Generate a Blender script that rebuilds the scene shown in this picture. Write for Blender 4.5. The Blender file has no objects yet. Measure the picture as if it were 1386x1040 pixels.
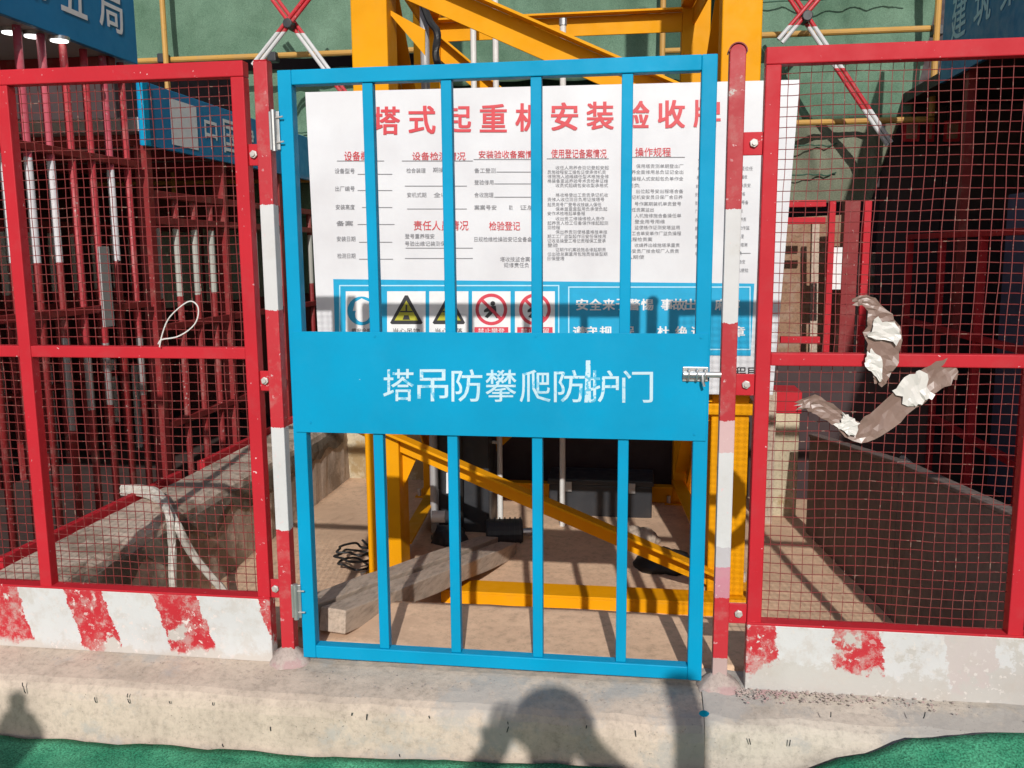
import bpy, bmesh, math, random
from mathutils import Vector, Matrix, noise
random.seed(7)
S = bpy.context.scene
COL = S.collection

# ------------------------------------------------------------------ camera
F_PX = 1189.32; YAW = 0.1417957; PITCH = 0.1499058; ROLL = -0.0075244
CAM = Vector((0.3955, -2.5445, 1.2777))
def cam_axes():
    cy, sy, cp, sp = math.cos(YAW), math.sin(YAW), math.cos(PITCH), math.sin(PITCH)
    f = Vector((-sy*cp, cy*cp, -sp)); r = Vector((cy, sy, 0)); u = r.cross(f)
    c, s = math.cos(ROLL), math.sin(ROLL)
    return c*r + s*u, -s*r + c*u, f
AR, AU, AF = cam_axes()
cd = bpy.data.cameras.new('camera'); co = bpy.data.objects.new('camera', cd); COL.objects.link(co)
cd.sensor_width = 36.0; cd.lens = F_PX/1386*36.0; cd.clip_start = 0.02; cd.clip_end = 500
m = Matrix((AR, AU, -AF)).transposed().to_4x4(); m.translation = CAM
co.matrix_world = m
S.camera = co

# ------------------------------------------------------------------ light
SUN_EL = math.radians(29.7); SUN_HEAD = math.radians(-8.45)      # heading the light travels, from +y towards +x
ldir = Vector((math.sin(SUN_HEAD)*math.cos(SUN_EL), math.cos(SUN_HEAD)*math.cos(SUN_EL), -math.sin(SUN_EL)))
w = bpy.data.worlds.new('World'); S.world = w; w.use_nodes = True
nt = w.node_tree; bg = nt.nodes['Background']
sky = nt.nodes.new('ShaderNodeTexSky'); sky.sky_type = 'NISHITA'; sky.sun_disc = False
sky.sun_elevation = SUN_EL; sky.sun_rotation = math.atan2(-ldir.x, -ldir.y)
nt.links.new(sky.outputs[0], bg.inputs[0]); bg.inputs[1].default_value = 0.092
sd = bpy.data.lights.new('sun', 'SUN'); sd.energy = 3.75; sd.angle = math.radians(0.6); sd.color = (1.0, 0.965, 0.915)
so = bpy.data.objects.new('sun', sd); COL.objects.link(so)
so.rotation_euler = ldir.to_track_quat('-Z', 'Y').to_euler(); so.location = (0, -6, 8)
vs = S.view_settings
vs.view_transform = 'Standard'; vs.look = 'None'; vs.gamma = 1.0; vs.exposure = 0.0; vs.use_curve_mapping = False
S.cycles.max_bounces = 6

# ------------------------------------------------------------------ pixel to place
def ray(px, py): return AR*((px-693)/F_PX) - AU*((py-520)/F_PX) + AF
def PY(px, py, y): d = ray(px, py); return CAM + d*((y-CAM.y)/d.y)
def PZ(px, py, z): d = ray(px, py); return CAM + d*((z-CAM.z)/d.z)
def PX(px, py, x): d = ray(px, py); return CAM + d*((x-CAM.x)/d.x)

# ------------------------------------------------------------------ materials
def _mat(name):
    m = bpy.data.materials.new(name); m.use_nodes = True
    n = m.node_tree.nodes; return m, n, m.node_tree.links, n['Principled BSDF']
def N(n, t, **k):
    a = n.new('ShaderNode'+t)
    for kk, v in k.items(): setattr(a, kk, v)
    return a
def noisen(n, l, vec, scale, detail=4, rough=.55):
    a = N(n, 'TexNoise'); a.inputs['Scale'].default_value = scale; a.inputs['Detail'].default_value = detail
    a.inputs['Roughness'].default_value = rough; l.new(vec, a.inputs['Vector']); return a.outputs['Fac']
def ramp(n, l, fac, stops, interp='LINEAR'):
    r = N(n, 'ValToRGB'); e = r.color_ramp; e.interpolation = interp
    while len(e.elements) < len(stops): e.elements.new(0.5)
    for el, (p, c) in zip(e.elements, stops):
        el.position = p; el.color = (c[0], c[1], c[2], 1) if hasattr(c, '__len__') else (c, c, c, 1)
    l.new(fac, r.inputs[0]); return r.outputs[0]
def mix(n, l, fac, a, b, mode='MIX'):
    x = N(n, 'Mix', data_type='RGBA', blend_type=mode)
    for i, v in ((0, fac), (6, a), (7, b)):
        if hasattr(v, 'is_output'): l.new(v, x.inputs[i])
        elif i == 0: x.inputs[0].default_value = v
        else: x.inputs[i].default_value = (v[0], v[1], v[2], 1)
    return x.outputs[2]
def coord(n, kind='Object'): return N(n, 'TexCoord').outputs[kind]
def bump(n, l, h, bsdf, strength=.3, dist=.004):
    b = N(n, 'Bump'); b.inputs['Strength'].default_value = strength; b.inputs['Distance'].default_value = dist
    l.new(h, b.inputs['Height']); l.new(b.outputs[0], bsdf.inputs['Normal'])

def scal(c, k): return tuple(x*k for x in c)
def finish(n, l, b, col, v, rough, chip=None, chipcol=(.6, .55, .5), grime=.35, grimecol=(.30, .25, .2), bstr=.15):
    """common wear: cloudy tone, dusty grime, small chips"""
    c = mix(n, l, ramp(n, l, noisen(n, l, v, 3.5, 6), [(.3, 0), (.75, 1)]), col, mix(n, l, 1.0, col, (.82, .8, .8), 'MULTIPLY'))
    if grime: 
        g = ramp(n, l, noisen(n, l, v, 9, 8, .7), [(.52, 0), (.78, grime)])
        c = mix(n, l, g, c, grimecol)
    if chip:
        k = ramp(n, l, noisen(n, l, v, 55, 3, .6), [(chip, 0), (chip+.025, 1)])
        k2 = ramp(n, l, noisen(n, l, v, 6, 2), [(.42, 0), (.6, 1)])
        mm = N(n, 'Math', operation='MULTIPLY'); l.new(k, mm.inputs[0]); l.new(k2, mm.inputs[1])
        c = mix(n, l, mm.outputs[0], c, chipcol)
    l.new(c, b.inputs['Base Color'])
    l.new(ramp(n, l, noisen(n, l, v, 14, 4), [(.3, rough-.1), (.7, rough+.15)]), b.inputs['Roughness'])
    if bstr: bump(n, l, noisen(n, l, v, 60, 4), b, bstr, .002)

def paint(name, col, rough=.45, chip=.69, chipcol=(.55, .42, .4), grime=.3, metal=0., spec=.4, grimecol=(.30, .25, .2)):
    m, n, l, b = _mat(name); v = coord(n)
    r = N(n, 'RGB'); r.outputs[0].default_value = (*col, 1)
    finish(n, l, b, r.outputs[0], v, rough, chip, chipcol, grime, grimecol)
    b.inputs['Metallic'].default_value = metal; b.inputs['Specular IOR Level'].default_value = spec
    return m
def plain(name, col, rough=.6, metal=0.): 
    m, n, l, b = _mat(name); v = coord(n)
    c = mix(n, l, noisen(n, l, v, 20, 5), scal(col, .82), tuple(min(1, x*1.12) for x in col))
    l.new(c, b.inputs['Base Color']); b.inputs['Roughness'].default_value = rough; b.inputs['Metallic'].default_value = metal
    return m
def concrete(name, col, dark=.55, scale=1., dist=.004, stain=None):
    m, n, l, b = _mat(name); v = coord(n)
    c = ramp(n, l, noisen(n, l, v, 2.2*scale, 8, .62), [(.28, scal(col, dark)), (.5, col), (.8, scal(col, 1.18))])
    fine = ramp(n, l, noisen(n, l, v, 34*scale, 9, .8), [(.28, .60), (.5, .97), (.75, 1.12)])
    c = mix(n, l, 1., c, fine, 'MULTIPLY')
    vo = N(n, 'TexVoronoi'); vo.inputs['Scale'].default_value = 60*scale; l.new(v, vo.inputs['Vector'])
    pit = ramp(n, l, vo.outputs['Distance'], [(.05, 0), (.14, 1)])
    pm = ramp(n, l, noisen(n, l, v, 7*scale, 2), [(.5, 1), (.62, 0)])
    mx = N(n, 'Math', operation='MAXIMUM'); l.new(pit, mx.inputs[0]); l.new(pm, mx.inputs[1])
    c = mix(n, l, 1., c, ramp(n, l, mx.outputs[0], [(0, .45), (1, 1)]), 'MULTIPLY')
    if stain:
        c = mix(n, l, ramp(n, l, noisen(n, l, v, 1.7*scale, 9, .72), [(.51, 0), (.57, .75)]), c, stain)
    l.new(c, b.inputs['Base Color']); b.inputs['Roughness'].default_value = .9; b.inputs['Specular IOR Level'].default_value = .2
    h = mix(n, l, .5, noisen(n, l, v, 25*scale, 8, .7), mx.outputs[0])
    bump(n, l, h, b, .6, dist)
    return m
def banded(name, bounds, cols, axis='Z', slant=0., wear=.62, wearcol=(.45, .42, .38), edge=.012, chip=.66, chipcol=(.6, .5, .48), wear2=None, lo=-4., hi=4., foot=None):
    """paint laid on in bands along an axis (object space): bounds split cols"""
    m, n, l, b = _mat(name); v = coord(n)
    sp = N(n, 'SeparateXYZ'); l.new(v, sp.inputs[0])
    def mth(op, a, c):
        x = N(n, 'Math', operation=op)
        for i, q in enumerate((a, c)):
            if hasattr(q, 'is_output'): l.new(q, x.inputs[i])
            else: x.inputs[i].default_value = q
        return x.outputs[0]
    s = sp.outputs[axis]
    if slant: s = mth('ADD', s, mth('MULTIPLY', sp.outputs['Z'], slant))
    s = mth('ADD', s, mth('MULTIPLY', mth('SUBTRACT', noisen(n, l, v, 26, 6, .75), .5), edge*4))
    t = mth('DIVIDE', mth('SUBTRACT', s, lo), hi-lo)
    stops = [(0., cols[0])] + [((bb-lo)/(hi-lo), c) for bb, c in zip(bounds, cols[1:])]
    c = ramp(n, l, t, stops, 'CONSTANT')
    if wear2:                                                   # big bare patches
        k = ramp(n, l, noisen(n, l, v, wear2[0], 9, .68), [(wear2[1], 0), (wear2[1]+.02, 1)])
        c = mix(n, l, k, c, wearcol)
    if foot:                                                    # paint gone and mortar splashed near the foot
        zz = mth('ADD', sp.outputs['Z'], mth('MULTIPLY', mth('SUBTRACT', noisen(n, l, v, foot[2], 9, .72), .5), foot[1]))
        c = mix(n, l, ramp(n, l, mth('DIVIDE', zz, .3), [(foot[0]/.3, 1), (foot[0]/.3+.05, 0)]), c, wearcol)
        c = mix(n, l, ramp(n, l, noisen(n, l, v, 17, 8, .8), [(.50, 0), (.60, .55)]), c, (.55, .50, .46))
        bump(n, l, noisen(n, l, v, 17, 8, .8), b, .5, .003)
    finish(n, l, b, c, v, .5, chip, chipcol, .45, (.42, .38, .33), 0 if foot else .3)
    return m

RED = (.52, .020, .032); WHITE = (.63, .63, .63); BLUE = (.0, .315, .56); YEL = (.80, .345, .003)
M = {}
M['red'] = paint('red_paint', RED, .5, .68, (.70, .48, .48), .22, spec=.2, grimecol=(.35, .11, .11))
M['red_wire'] = paint('red_wire_paint', (.235, .036, .036), .6, .62, (.36, .23, .18), .65, grimecol=(.23, .13, .10))
M['red_deep'] = paint('deep_red_paint', (.24, .018, .02), .5, .68, (.5, .3, .3), .3)
M['blue'] = paint('gate_blue_paint', BLUE, .5, .77, (.4, .55, .62), .08, spec=.15, grimecol=(.06, .34, .52))
M['sign_blue'] = paint('sign_blue', (.012, .21, .46), .4, .85, (.5, .6, .7), .12, grimecol=(.1, .2, .35))
M['bright_blue'] = plain('print_blue', (.005, .36, .62), .4)
M['pale_blue'] = plain('print_pale_blue', (.45, .75, .88), .4)
M['yellow'] = paint('crane_yellow_paint', YEL, .5, .74, (.35, .18, .08), .15, spec=.12, grimecol=(.45, .25, .06))
M['board'] = paint('board_white', (.73, .74, .765), .4, None, grime=.08, grimecol=(.6, .57, .52))
M['white'] = plain('white_print', (.80, .80, .80), .5)
M['stencil'] = paint('stencil_white', (.55, .74, .82), .6, .56, (.1, .45, .65), .55, grimecol=(.16, .52, .70))
M['title_red'] = plain('title_red', (.62, .05, .065), .45)
M['ink'] = plain('ink_black', (.03, .03, .035), .5)
M['ink_grey'] = plain('ink_grey', (.22, .22, .24), .5)
M['sign_yellow'] = plain('sign_yellow', (.45, .43, .03), .5)
M['sign_red'] = plain('sign_red', (.66, .05, .08), .5)
M['galv'] = paint('galvanised_steel', (.55, .56, .56), .35, .72, (.3, .25, .2), .3, metal=.8)
M['bolt'] = paint('bolt_steel', (.62, .58, .55), .4, .72, (.3, .2, .15), .3, metal=.4)
M['concrete'] = concrete('kerb_concrete', (.565, .465, .378), .62, 1.2, .011, (.42, .395, .365))
M['kerb_grey'] = concrete('kerb_grey_concrete', (.53, .47, .40), .58, 1.4, .010, (.38, .365, .345))
M['floor'] = concrete('pit_floor_concrete', (.74, .505, .34), .82, .8, .003, (.62, .42, .285))
M['wallc'] = concrete('wall_concrete', (.58, .47, .38), .5, 1.2, .007, (.22, .17, .125))
M['plaster'] = concrete('old_plaster', (.55, .47, .33), .7, 1.4, .006, (.34, .22, .09))
M['mortar'] = concrete('mortar', (.46, .38, .34), .7, 3, .006, (.42, .26, .26))
M['soil'] = concrete('site_ground', (.36, .27, .20), .6, .5, .008)
M['pave'] = concrete('pavement_concrete', (.42, .36, .29), .7, .6, .003)
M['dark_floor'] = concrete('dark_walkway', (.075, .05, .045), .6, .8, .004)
M['hoard'] = concrete('brown_hoarding', (.20, .155, .14), .7, .6, .003)
M['darkwall'] = paint('shade_hoarding', (.05, .030, .032), .6, .8, grime=.3, grimecol=(.06, .05, .05))  # near-black, shade of the right walkway and pit put into the colour
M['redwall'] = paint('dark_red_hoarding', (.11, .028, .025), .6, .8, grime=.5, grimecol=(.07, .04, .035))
M['soffit'] = plain('soffit_grey', (.42, .40, .40), .6)
M['black'] = plain('black_rubber', (.014, .014, .015), .5)
M['dark_metal'] = paint('dark_machine_paint', (.035, .037, .042), .4, .74, (.2, .18, .16), .3, grimecol=(.12, .09, .07))
M['grey_pipe'] = paint('grey_steel_tube', (.44, .44, .44), .45, .72, (.3, .2, .15), .4, metal=.2)
M['white_pipe'] = paint('white_tube', (.74, .73, .70), .5, .72, (.4, .35, .3), .35)
M['hose'] = paint('white_hose', (.66, .63, .56), .6, .66, (.25, .22, .18), .45)
M['bamboo'] = paint('ochre_tube', (.52, .29, .07), .5, .68, (.2, .12, .06), .4)
M['tarp'] = None
M['cab'] = paint('cabinet_paint', (.13, .13, .22), .5, .8, grime=.4, grimecol=(.2, .18, .2))
def cloth(name, col, col2, scale=1., transl=.25, fs=(120, .72, 1.15)):
    m, n, l, b = _mat(name); v = coord(n)
    c = ramp(n, l, noisen(n, l, v, 1.6*scale, 7, .65), [(.3, col), (.72, col2)])
    fine = ramp(n, l, noisen(n, l, v, fs[0], 3), [(.3, fs[1]), (.7, fs[2])])
    c = mix(n, l, 1., c, fine, 'MULTIPLY')
    l.new(c, b.inputs['Base Color']); b.inputs['Roughness'].default_value = .8; b.inputs['Specular IOR Level'].default_value = .15
    bump(n, l, noisen(n, l, v, 160, 3), b, .5, .003)
    if transl:
        t = N(n, 'BsdfTranslucent'); l.new(c, t.inputs[0]); x = N(n, 'MixShader'); x.inputs[0].default_value = transl
        l.new(b.outputs[0], x.inputs[1]); l.new(t.outputs[0], x.inputs[2])
        l.new(x.outputs[0], n['Material Output'].inputs[0])
    return m
M['net'] = cloth('green_netting', (.105, .20, .13), (.235, .375, .27))
M['net_dark'] = cloth('darkened_green_netting', (.05, .11, .075), (.10, .19, .14))  # darker copy of the netting green, shade put into the colour
M['tarp'] = cloth('grey_green_tarp', (.20, .22, .15), (.29, .31, .23))
M['mat'] = cloth('green_ground_sheet', (.012, .17, .09), (.11, .42, .24), 3, 0., (190, .35, 1.55))
M['brown_tape'] = paint('brown_tape', (.25, .165, .135), .38, .8, grime=.6, grimecol=(.40, .31, .27), spec=.5)
M['white_tape'] = paint('white_label_tape', (.74, .72, .68), .3, None, grime=.15, spec=.6)
M['shirt'] = cloth('dark_work_jacket', (.03, .04, .07), (.05, .06, .1), 2, 0.)
M['trouser'] = cloth('dark_trousers', (.02, .02, .025), (.04, .04, .05), 2, 0.)
M['skin'] = plain('skin', (.45, .27, .18), .55)
M['helmet'] = plain('helmet_shell', (.75, .75, .72), .3)
def woodmat(name, col):
    m, n, l, b = _mat(name); v = coord(n)
    mp = N(n, 'Mapping'); mp.inputs['Scale'].default_value = (22, 2.0, 22); l.new(v, mp.inputs[0])
    c = ramp(n, l, noisen(n, l, mp.outputs[0], 2.5, 8, .7), [(.25, scal(col, .45)), (.5, col), (.8, scal(col, 1.3))])
    c = mix(n, l, ramp(n, l, noisen(n, l, v, 8, 5), [(.5, 0), (.75, .5)]), c, (.42, .35, .29))
    l.new(c, b.inputs['Base Color']); b.inputs['Roughness'].default_value = .85
    bump(n, l, noisen(n, l, mp.outputs[0], 3, 8, .7), b, .5, .004); return m
M['wood'] = woodmat('weathered_timber', (.46, .36, .28)); M['ply'] = woodmat('plywood', (.26, .15, .09))
def lampmat():
    m, n, l, b = _mat('lamp_glow'); b.inputs['Emission Color'].default_value = (1, .98, .95, 1); b.inputs['Emission Strength'].default_value = 3.0
    return m
M['lamp'] = lampmat()
def stripe_mat(name, period, off, axis='Z', a=RED, b_=WHITE):
    m, n, l, b = _mat(name); v = coord(n); sp = N(n, 'SeparateXYZ'); l.new(v, sp.inputs[0])
    mm = N(n, 'Math', operation='MULTIPLY_ADD'); mm.inputs[1].default_value = 1/period; mm.inputs[2].default_value = off; l.new(sp.outputs[axis], mm.inputs[0])
    fr = N(n, 'Math', operation='FRACT'); l.new(mm.outputs[0], fr.inputs[0])
    c = ramp(n, l, fr.outputs[0], [(0, a), (.5, b_)], 'CONSTANT')
    finish(n, l, b, c, v, .5, .68, (.5, .4, .36), .4, (.35, .28, .24), .2)
    return m
M['brace_stripe'] = stripe_mat('red_white_brace', .62, .1)

# ------------------------------------------------------------------ mesh builder
ORI = {}
class MB:
    def __init__(s): s.v = []; s.f = []
    def add(s, vs, fs):
        o = len(s.v); s.v += [Vector(p) for p in vs]; s.f += [tuple(i+o for i in f) for f in fs]; return s
    def hexa(s, p):      # 8 points: bottom ring 0-3, top ring 4-7
        return s.add(p, [(3, 2, 1, 0), (4, 5, 6, 7), (0, 1, 5, 4), (1, 2, 6, 5), (2, 3, 7, 6), (3, 0, 4, 7)])
    def box(s, x0, x1, y0, y1, z0, z1):
        return s.hexa([(x0, y0, z0), (x1, y0, z0), (x1, y1, z0), (x0, y1, z0), (x0, y0, z1), (x1, y0, z1), (x1, y1, z1), (x0, y1, z1)])
    def beam(s, a, b, wd, ht, up=(0, 0, 1)):
        a, b, up = Vector(a), Vector(b), Vector(up); d = (b-a).normalized()
        r = d.cross(up); r = r.normalized() if r.length > 1e-4 else Vector((1, 0, 0)); u = r.cross(d)
        P = []
        for c in (a, b): P += [c-r*wd/2-u*ht/2, c+r*wd/2-u*ht/2, c+r*wd/2+u*ht/2, c-r*wd/2+u*ht/2]
        return s.hexa(P)
    def tube(s, pts, r, n=8, cap=True):
        pts = [Vector(p) for p in pts]; rings = []; k = len(pts)
        ref = Vector((.31, .17, .93))
        for i, p in enumerate(pts):
            d = (pts[min(i+1, k-1)]-pts[max(i-1, 0)]).normalized()
            a = d.cross(ref)
            if a.length < .05: a = d.cross(Vector((1, 0, 0)))
            a.normalize(); bb = d.cross(a); ri = r[i] if hasattr(r, '__len__') else r
            rings.append([p+(a*math.cos(q*2*math.pi/n)+bb*math.sin(q*2*math.pi/n))*ri for q in range(n)])
        vs = [p for ring in rings for p in ring]; fs = []
        for i in range(k-1):
            for q in range(n): fs.append((i*n+q, i*n+(q+1) % n, (i+1)*n+(q+1) % n, (i+1)*n+q))
        if cap: fs += [tuple(range(n))[::-1], tuple((k-1)*n+q for q in range(n))]
        return s.add(vs, fs)
    def disc(s, c, r, nrm, th, n=16):
        c = Vector(c); nrm = Vector(nrm).normalized(); return s.tube([c-nrm*th/2, c+nrm*th/2], r, n)
    def grid(s, fn, nu, nv):
        return s.add([fn(i/nu, j/nv) for j in range(nv+1) for i in range(nu+1)],
                     [(j*(nu+1)+i, j*(nu+1)+i+1, (j+1)*(nu+1)+i+1, (j+1)*(nu+1)+i) for j in range(nv) for i in range(nu)])
    def build(s, name, mat, parent=None, origin=None, bevel=0, smooth=False, kind=None):
        o0 = ORI[parent.name_full] if parent else Vector(origin) if origin is not None else Vector((0, 0, 0))
        me = bpy.data.meshes.new(name); me.from_pydata([p-o0 for p in s.v], [], s.f); me.update()
        bm = bmesh.new(); bm.from_mesh(me); bmesh.ops.recalc_face_normals(bm, faces=bm.faces); bm.to_mesh(me); bm.free()
        o = bpy.data.objects.new(name, me); COL.objects.link(o)
        if mat: me.materials.append(M[mat] if isinstance(mat, str) else mat)
        if parent: o.parent = parent
        else: o.location = o0
        ORI[o.name_full] = o0
        if bevel:
            b = o.modifiers.new('bevel', 'BEVEL'); b.width = bevel; b.segments = 2; b.limit_method = 'ANGLE'; b.angle_limit = math.radians(50)
        if smooth:
            for p in me.polygons: p.use_smooth = True
        if kind: o['kind'] = kind
        return o
def tag(o, label, cat, group=None):
    o['label'] = label; o['category'] = cat
    if group: o['group'] = group
    return o
def thing(name, label, cat, loc, group=None):
    o = bpy.data.objects.new(name, None); COL.objects.link(o); o.location = loc; o.empty_display_size = .1
    ORI[o.name_full] = Vector(loc); return tag(o, label, cat, group)
def struct(o): o['kind'] = 'structure'; return o
def box(*a): return MB().box(*a)
def beam(*a, **k): return MB().beam(*a, **k)
def tube(*a, **k): return MB().tube(*a, **k)
def solid(o, t, off=0):
    mo = o.modifiers.new('thickness', 'SOLIDIFY'); mo.thickness = t; mo.offset = off; return o
def smoothpts(pts, n=10):
    """Catmull-Rom through points"""
    P = [Vector(p) for p in pts]; P = [P[0]*2-P[1]] + P + [P[-1]*2-P[-2]]; out = []
    for i in range(1, len(P)-2):
        for j in range(n):
            t = j/n; a, b, c, d = P[i-1], P[i], P[i+1], P[i+2]
            out.append(.5*((2*b)+(c-a)*t+(2*a-5*b+4*c-d)*t*t+(3*b-a-3*c+d)*t**3))
    return out+[P[-2]]

# ---- lettering: flat print as thin mesh
_tc = {}
def glyphs(body, bold=0.):
    key = (body, bold)
    if key not in _tc:
        c = bpy.data.curves.new('lettering', 'FONT'); c.body = body; c.offset = bold; c.resolution_u = 3
        o = bpy.data.objects.new('lettering', c); COL.objects.link(o)
        dg = bpy.context.evaluated_depsgraph_get(); dg.update()
        me = bpy.data.meshes.new_from_object(o.evaluated_get(dg))
        vs = [(v.co.x, v.co.y) for v in me.vertices]; fs = [tuple(p.vertices) for p in me.polygons]
        bpy.data.objects.remove(o); bpy.data.curves.remove(c); bpy.data.meshes.remove(me)
        _tc[key] = (vs, fs)
    return _tc[key]
def text_into(mb, body, p00, p10, p01, bold=0., keep=False):
    """p00 lower-left, p10 lower-right, p01 upper-left: lettering stretched to that frame"""
    vs, fs = glyphs(body, 0.)
    if not vs: return
    x0 = min(v[0] for v in vs); x1 = max(v[0] for v in vs); y0 = min(v[1] for v in vs); y1 = max(v[1] for v in vs)
    p00, p10, p01 = Vector(p00), Vector(p10), Vector(p01); ex = p10-p00; ey = p01-p00
    nn = ex.cross(ey).normalized(); un = ex.normalized(); uz = ey.normalized(); bo_ = bold*ey.length
    sh = [(0, 0)] if not bold else [(0, 0), (-1, .6), (1, -.6), (-1, -.6), (1, .6)]
    for i, (a, b) in enumerate(sh):
        mb.add([p00+ex*((v[0]-x0)/(x1-x0))+ey*((v[1]-y0)/(y1-y0))+un*a*bo_+uz*b*bo_+nn*.00012*i for v in vs], fs)
def chars(frames, mat, parent, bold=0.):
    for ch, a, b, c in frames:
        mb = MB(); text_into(mb, ch, a, b, c, bold); mb.build('character', mat, parent)
def text_px(mb, body, a, b, c, d, y, bold=0.):
    """pixel frame left a, top b, right c, bottom d on the plane y"""
    text_into(mb, body, PY(a, d, y), PY(c, d, y), PY(a, b, y), bold)

# =================================================================== SETTING
struct(box(-60, 60, -60, 60, -.6, -.40).build('ground', 'soil'))
struct(box(-9, 9, -9, -.20, -.399, -.262).build('pavement', 'pave'))
def lumpy(x0, x1, y0, y1, z0, z1, seed, nx=90, amp=.004):
    """kerb block: rounded, uneven upper edge, profile swept along x"""
    prof = [(y0, z0), (y0, z1-.10), (y0+.002, z1-.045), (y0+.008, z1-.022), (y0+.02, z1-.008), (y0+.04, z1-.001)] + \
           [(y0+.04+(y1-y0-.06)*k/5, z1) for k in range(1, 6)] + [(y1, z1-.02), (y1, z0)]
    prof = [(y-.012*(1-(z-z0)/(z1-z0)) if y < y0+.01 else y, z-.034*min(1, max(0, (-.02-y)/.17)) if z > z0 else z) for y, z in prof]
    mb = MB()
    def fn(u, v):
        i = round(v*(len(prof)-1)); y, z = prof[i]; x = x0+(x1-x0)*u
        q = noise.noise(Vector((x*5, y*7+seed, z*7)))*amp + noise.noise(Vector((x*22, y*22+seed, z*22)))*amp*.6
        s = 1 if 0 < i < len(prof)-1 else 0
        return (x, y+q*s*(1.5 if i < 6 else .2), z+q*s)
    mb.grid(fn, nx, len(prof)-1)
    n = len(mb.v); L = len(prof)
    mb.f.append(tuple(j*(nx+1) for j in range(L))); mb.f.append(tuple(j*(nx+1)+nx for j in range(L))[::-1])
    return mb
struct(lumpy(-3.2, .600, -.195, .10, -.42, -.020, 3, 150).build('kerb', 'concrete', smooth=False))
struct(lumpy(.6018, 3.2, -.185, .11, -.42, -.012, 9, 130, .007).build('kerb', 'kerb_grey', smooth=False))
FLP = [(.10, -.045), (.50, -.055), (.55, -.335), (.9, -.35), (3.45, -.35)]
def floorz(y):
    for (a, za), (b, zb) in zip(FLP[:-1], FLP[1:]):
        if y <= b: return za+(zb-za)*max(0, (y-a)/(b-a))
    return -.35
def ffn(u, v):
    x = -1.62+3.82*u; y = .098+3.352*v
    return (x, y, floorz(y)+.006*noise.noise(Vector((x*2.5, y*2.5, 0)))+.003*noise.noise(Vector((x*11, y*11, 3))))
struct(solid(MB().grid(ffn, 90, 160).build('pit_floor', 'floor', smooth=True), .04, -1))
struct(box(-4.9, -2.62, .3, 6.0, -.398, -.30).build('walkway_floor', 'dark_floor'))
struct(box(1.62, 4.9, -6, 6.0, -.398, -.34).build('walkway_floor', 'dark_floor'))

# pit walls
def wall_left():
    t = thing('concrete_wall', 'low rough concrete wall with dark damp stain running back behind mesh fence', 'wall', (-1.78, 1.7, -.35))
    mb = MB(); ny = 70
    prof = [(-1.615, -.36), (-1.618, -.1), (-1.622, .06), (-1.63, .11), (-1.655, .133), (-1.78, .136), (-1.91, .134), (-1.93, .11), (-1.93, -.36)]
    def fn(u, v):
        i = round(v*(len(prof)-1)); x, z = prof[i]; y = .12+3.2*u
        q = noise.noise(Vector((x*4, y*4, z*6)))*.009+noise.noise(Vector((x*17, y*17, z*17)))*.006
        return (x+q, y, z+(q if 0 < i < 8 else 0))
    mb.grid(fn, ny, len(prof)-1); mb.build('wall_body', 'wallc', t)
    # lip of darker set mortar left along the inner top edge
    mb = MB()
    def fn2(u, v):
        y = .3+2.9*u; w_ = .05+.035*noise.noise(Vector((y*5, 1, 2)))
        return (-1.612+.006*math.sin(v*math.pi)+.004*noise.noise(Vector((y*20, v*3, 0))), y, .085-w_*2.2*v+.01*noise.noise(Vector((y*9, 0, 5))))
    mb.grid(fn2, 90, 4); solid(mb.build('mortar_smear', 'wallc_dark', t), .006)
M['wallc_dark'] = concrete('damp_mortar', (.20, .165, .13), .5, 2.5, .01)
wall_left()
t = thing('back_wall', 'stained plaster back wall of the crane pit behind yellow mast', 'wall', (0, 3.4, -.35))
box(-1.95, -.98, 3.32, 3.5, -.36, .30).build('wall_body', 'plaster', t, bevel=.01)
box(-.976, 2.2, 3.14, 3.24, -.36, .62).build('shade_infill', 'darkwall', t, bevel=.01)  # near-black face stands in for the shade behind the mast
t = thing('brown_hoarding', 'dark brown hoarding board standing on edge beside right mesh fence', 'hoarding', (1.45, 1.4, -.35))
mb = MB(); P = [(1.36, 2.45), (1.50, 1.26), (1.62, .14)]; zt = [.24, .37, .43]
for i in (0, 1):
    (xa, ya), (xb, yb) = P[i], P[i+1]
    k = .004 if i == 0 else 0
    MB().hexa([(xa, ya-k*0, -.351), (xb, yb+k, -.351), (xb+.05, yb+k, -.351), (xa+.05, ya, -.351), (xa, ya, zt[i]), (xb, yb+k, zt[i+1]), (xb+.05, yb+k, zt[i+1]), (xa+.05, ya, zt[i])]).build('panel', 'hoard', t, bevel=.004)
for i in (0, 1):
    (xa, ya), (xb, yb) = P[i], P[i+1]
    beam((xa+.02, ya, zt[i]+.010), (xb+.02, yb+.006*(1-i), zt[i+1]+.010), .056, .018).build('capping', 'hoard', t, bevel=.004)

# =================================================================== GATE
GX0, GX1 = -.645, .602
g = thing('gate', 'bright blue steel barred gate with white stencilled lettering on its panel', 'gate', (GX0, 0, 0))
tw = .042
box(GX0, GX0+tw, -.02, .02, 0, 1.80).build('stile', 'blue', g, bevel=.003)
box(GX1-tw, GX1, -.02, .02, 0, 1.80).build('stile', 'blue', g, bevel=.003)
box(GX0+tw, GX1-tw, -.0195, .0195, 1.80-tw, 1.80).build('top_rail', 'blue', g, bevel=.003)
box(GX0+tw, GX1-tw, -.0195, .0195, 0, tw).build('bottom_rail', 'blue', g, bevel=.003)
for xc in (-.378, -.148, .108, .361):
    box(xc-.0155, xc+.0155, -.0145, .0165, tw+.0005, 1.80-tw-.0005).build('bar', 'blue', g, bevel=.0025)
pan = box(GX0+.012, GX1-.006, -.0245, -.0208, .735, 1.044).build('panel', 'blue', g, bevel=.001)
yl = -.0252
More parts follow.
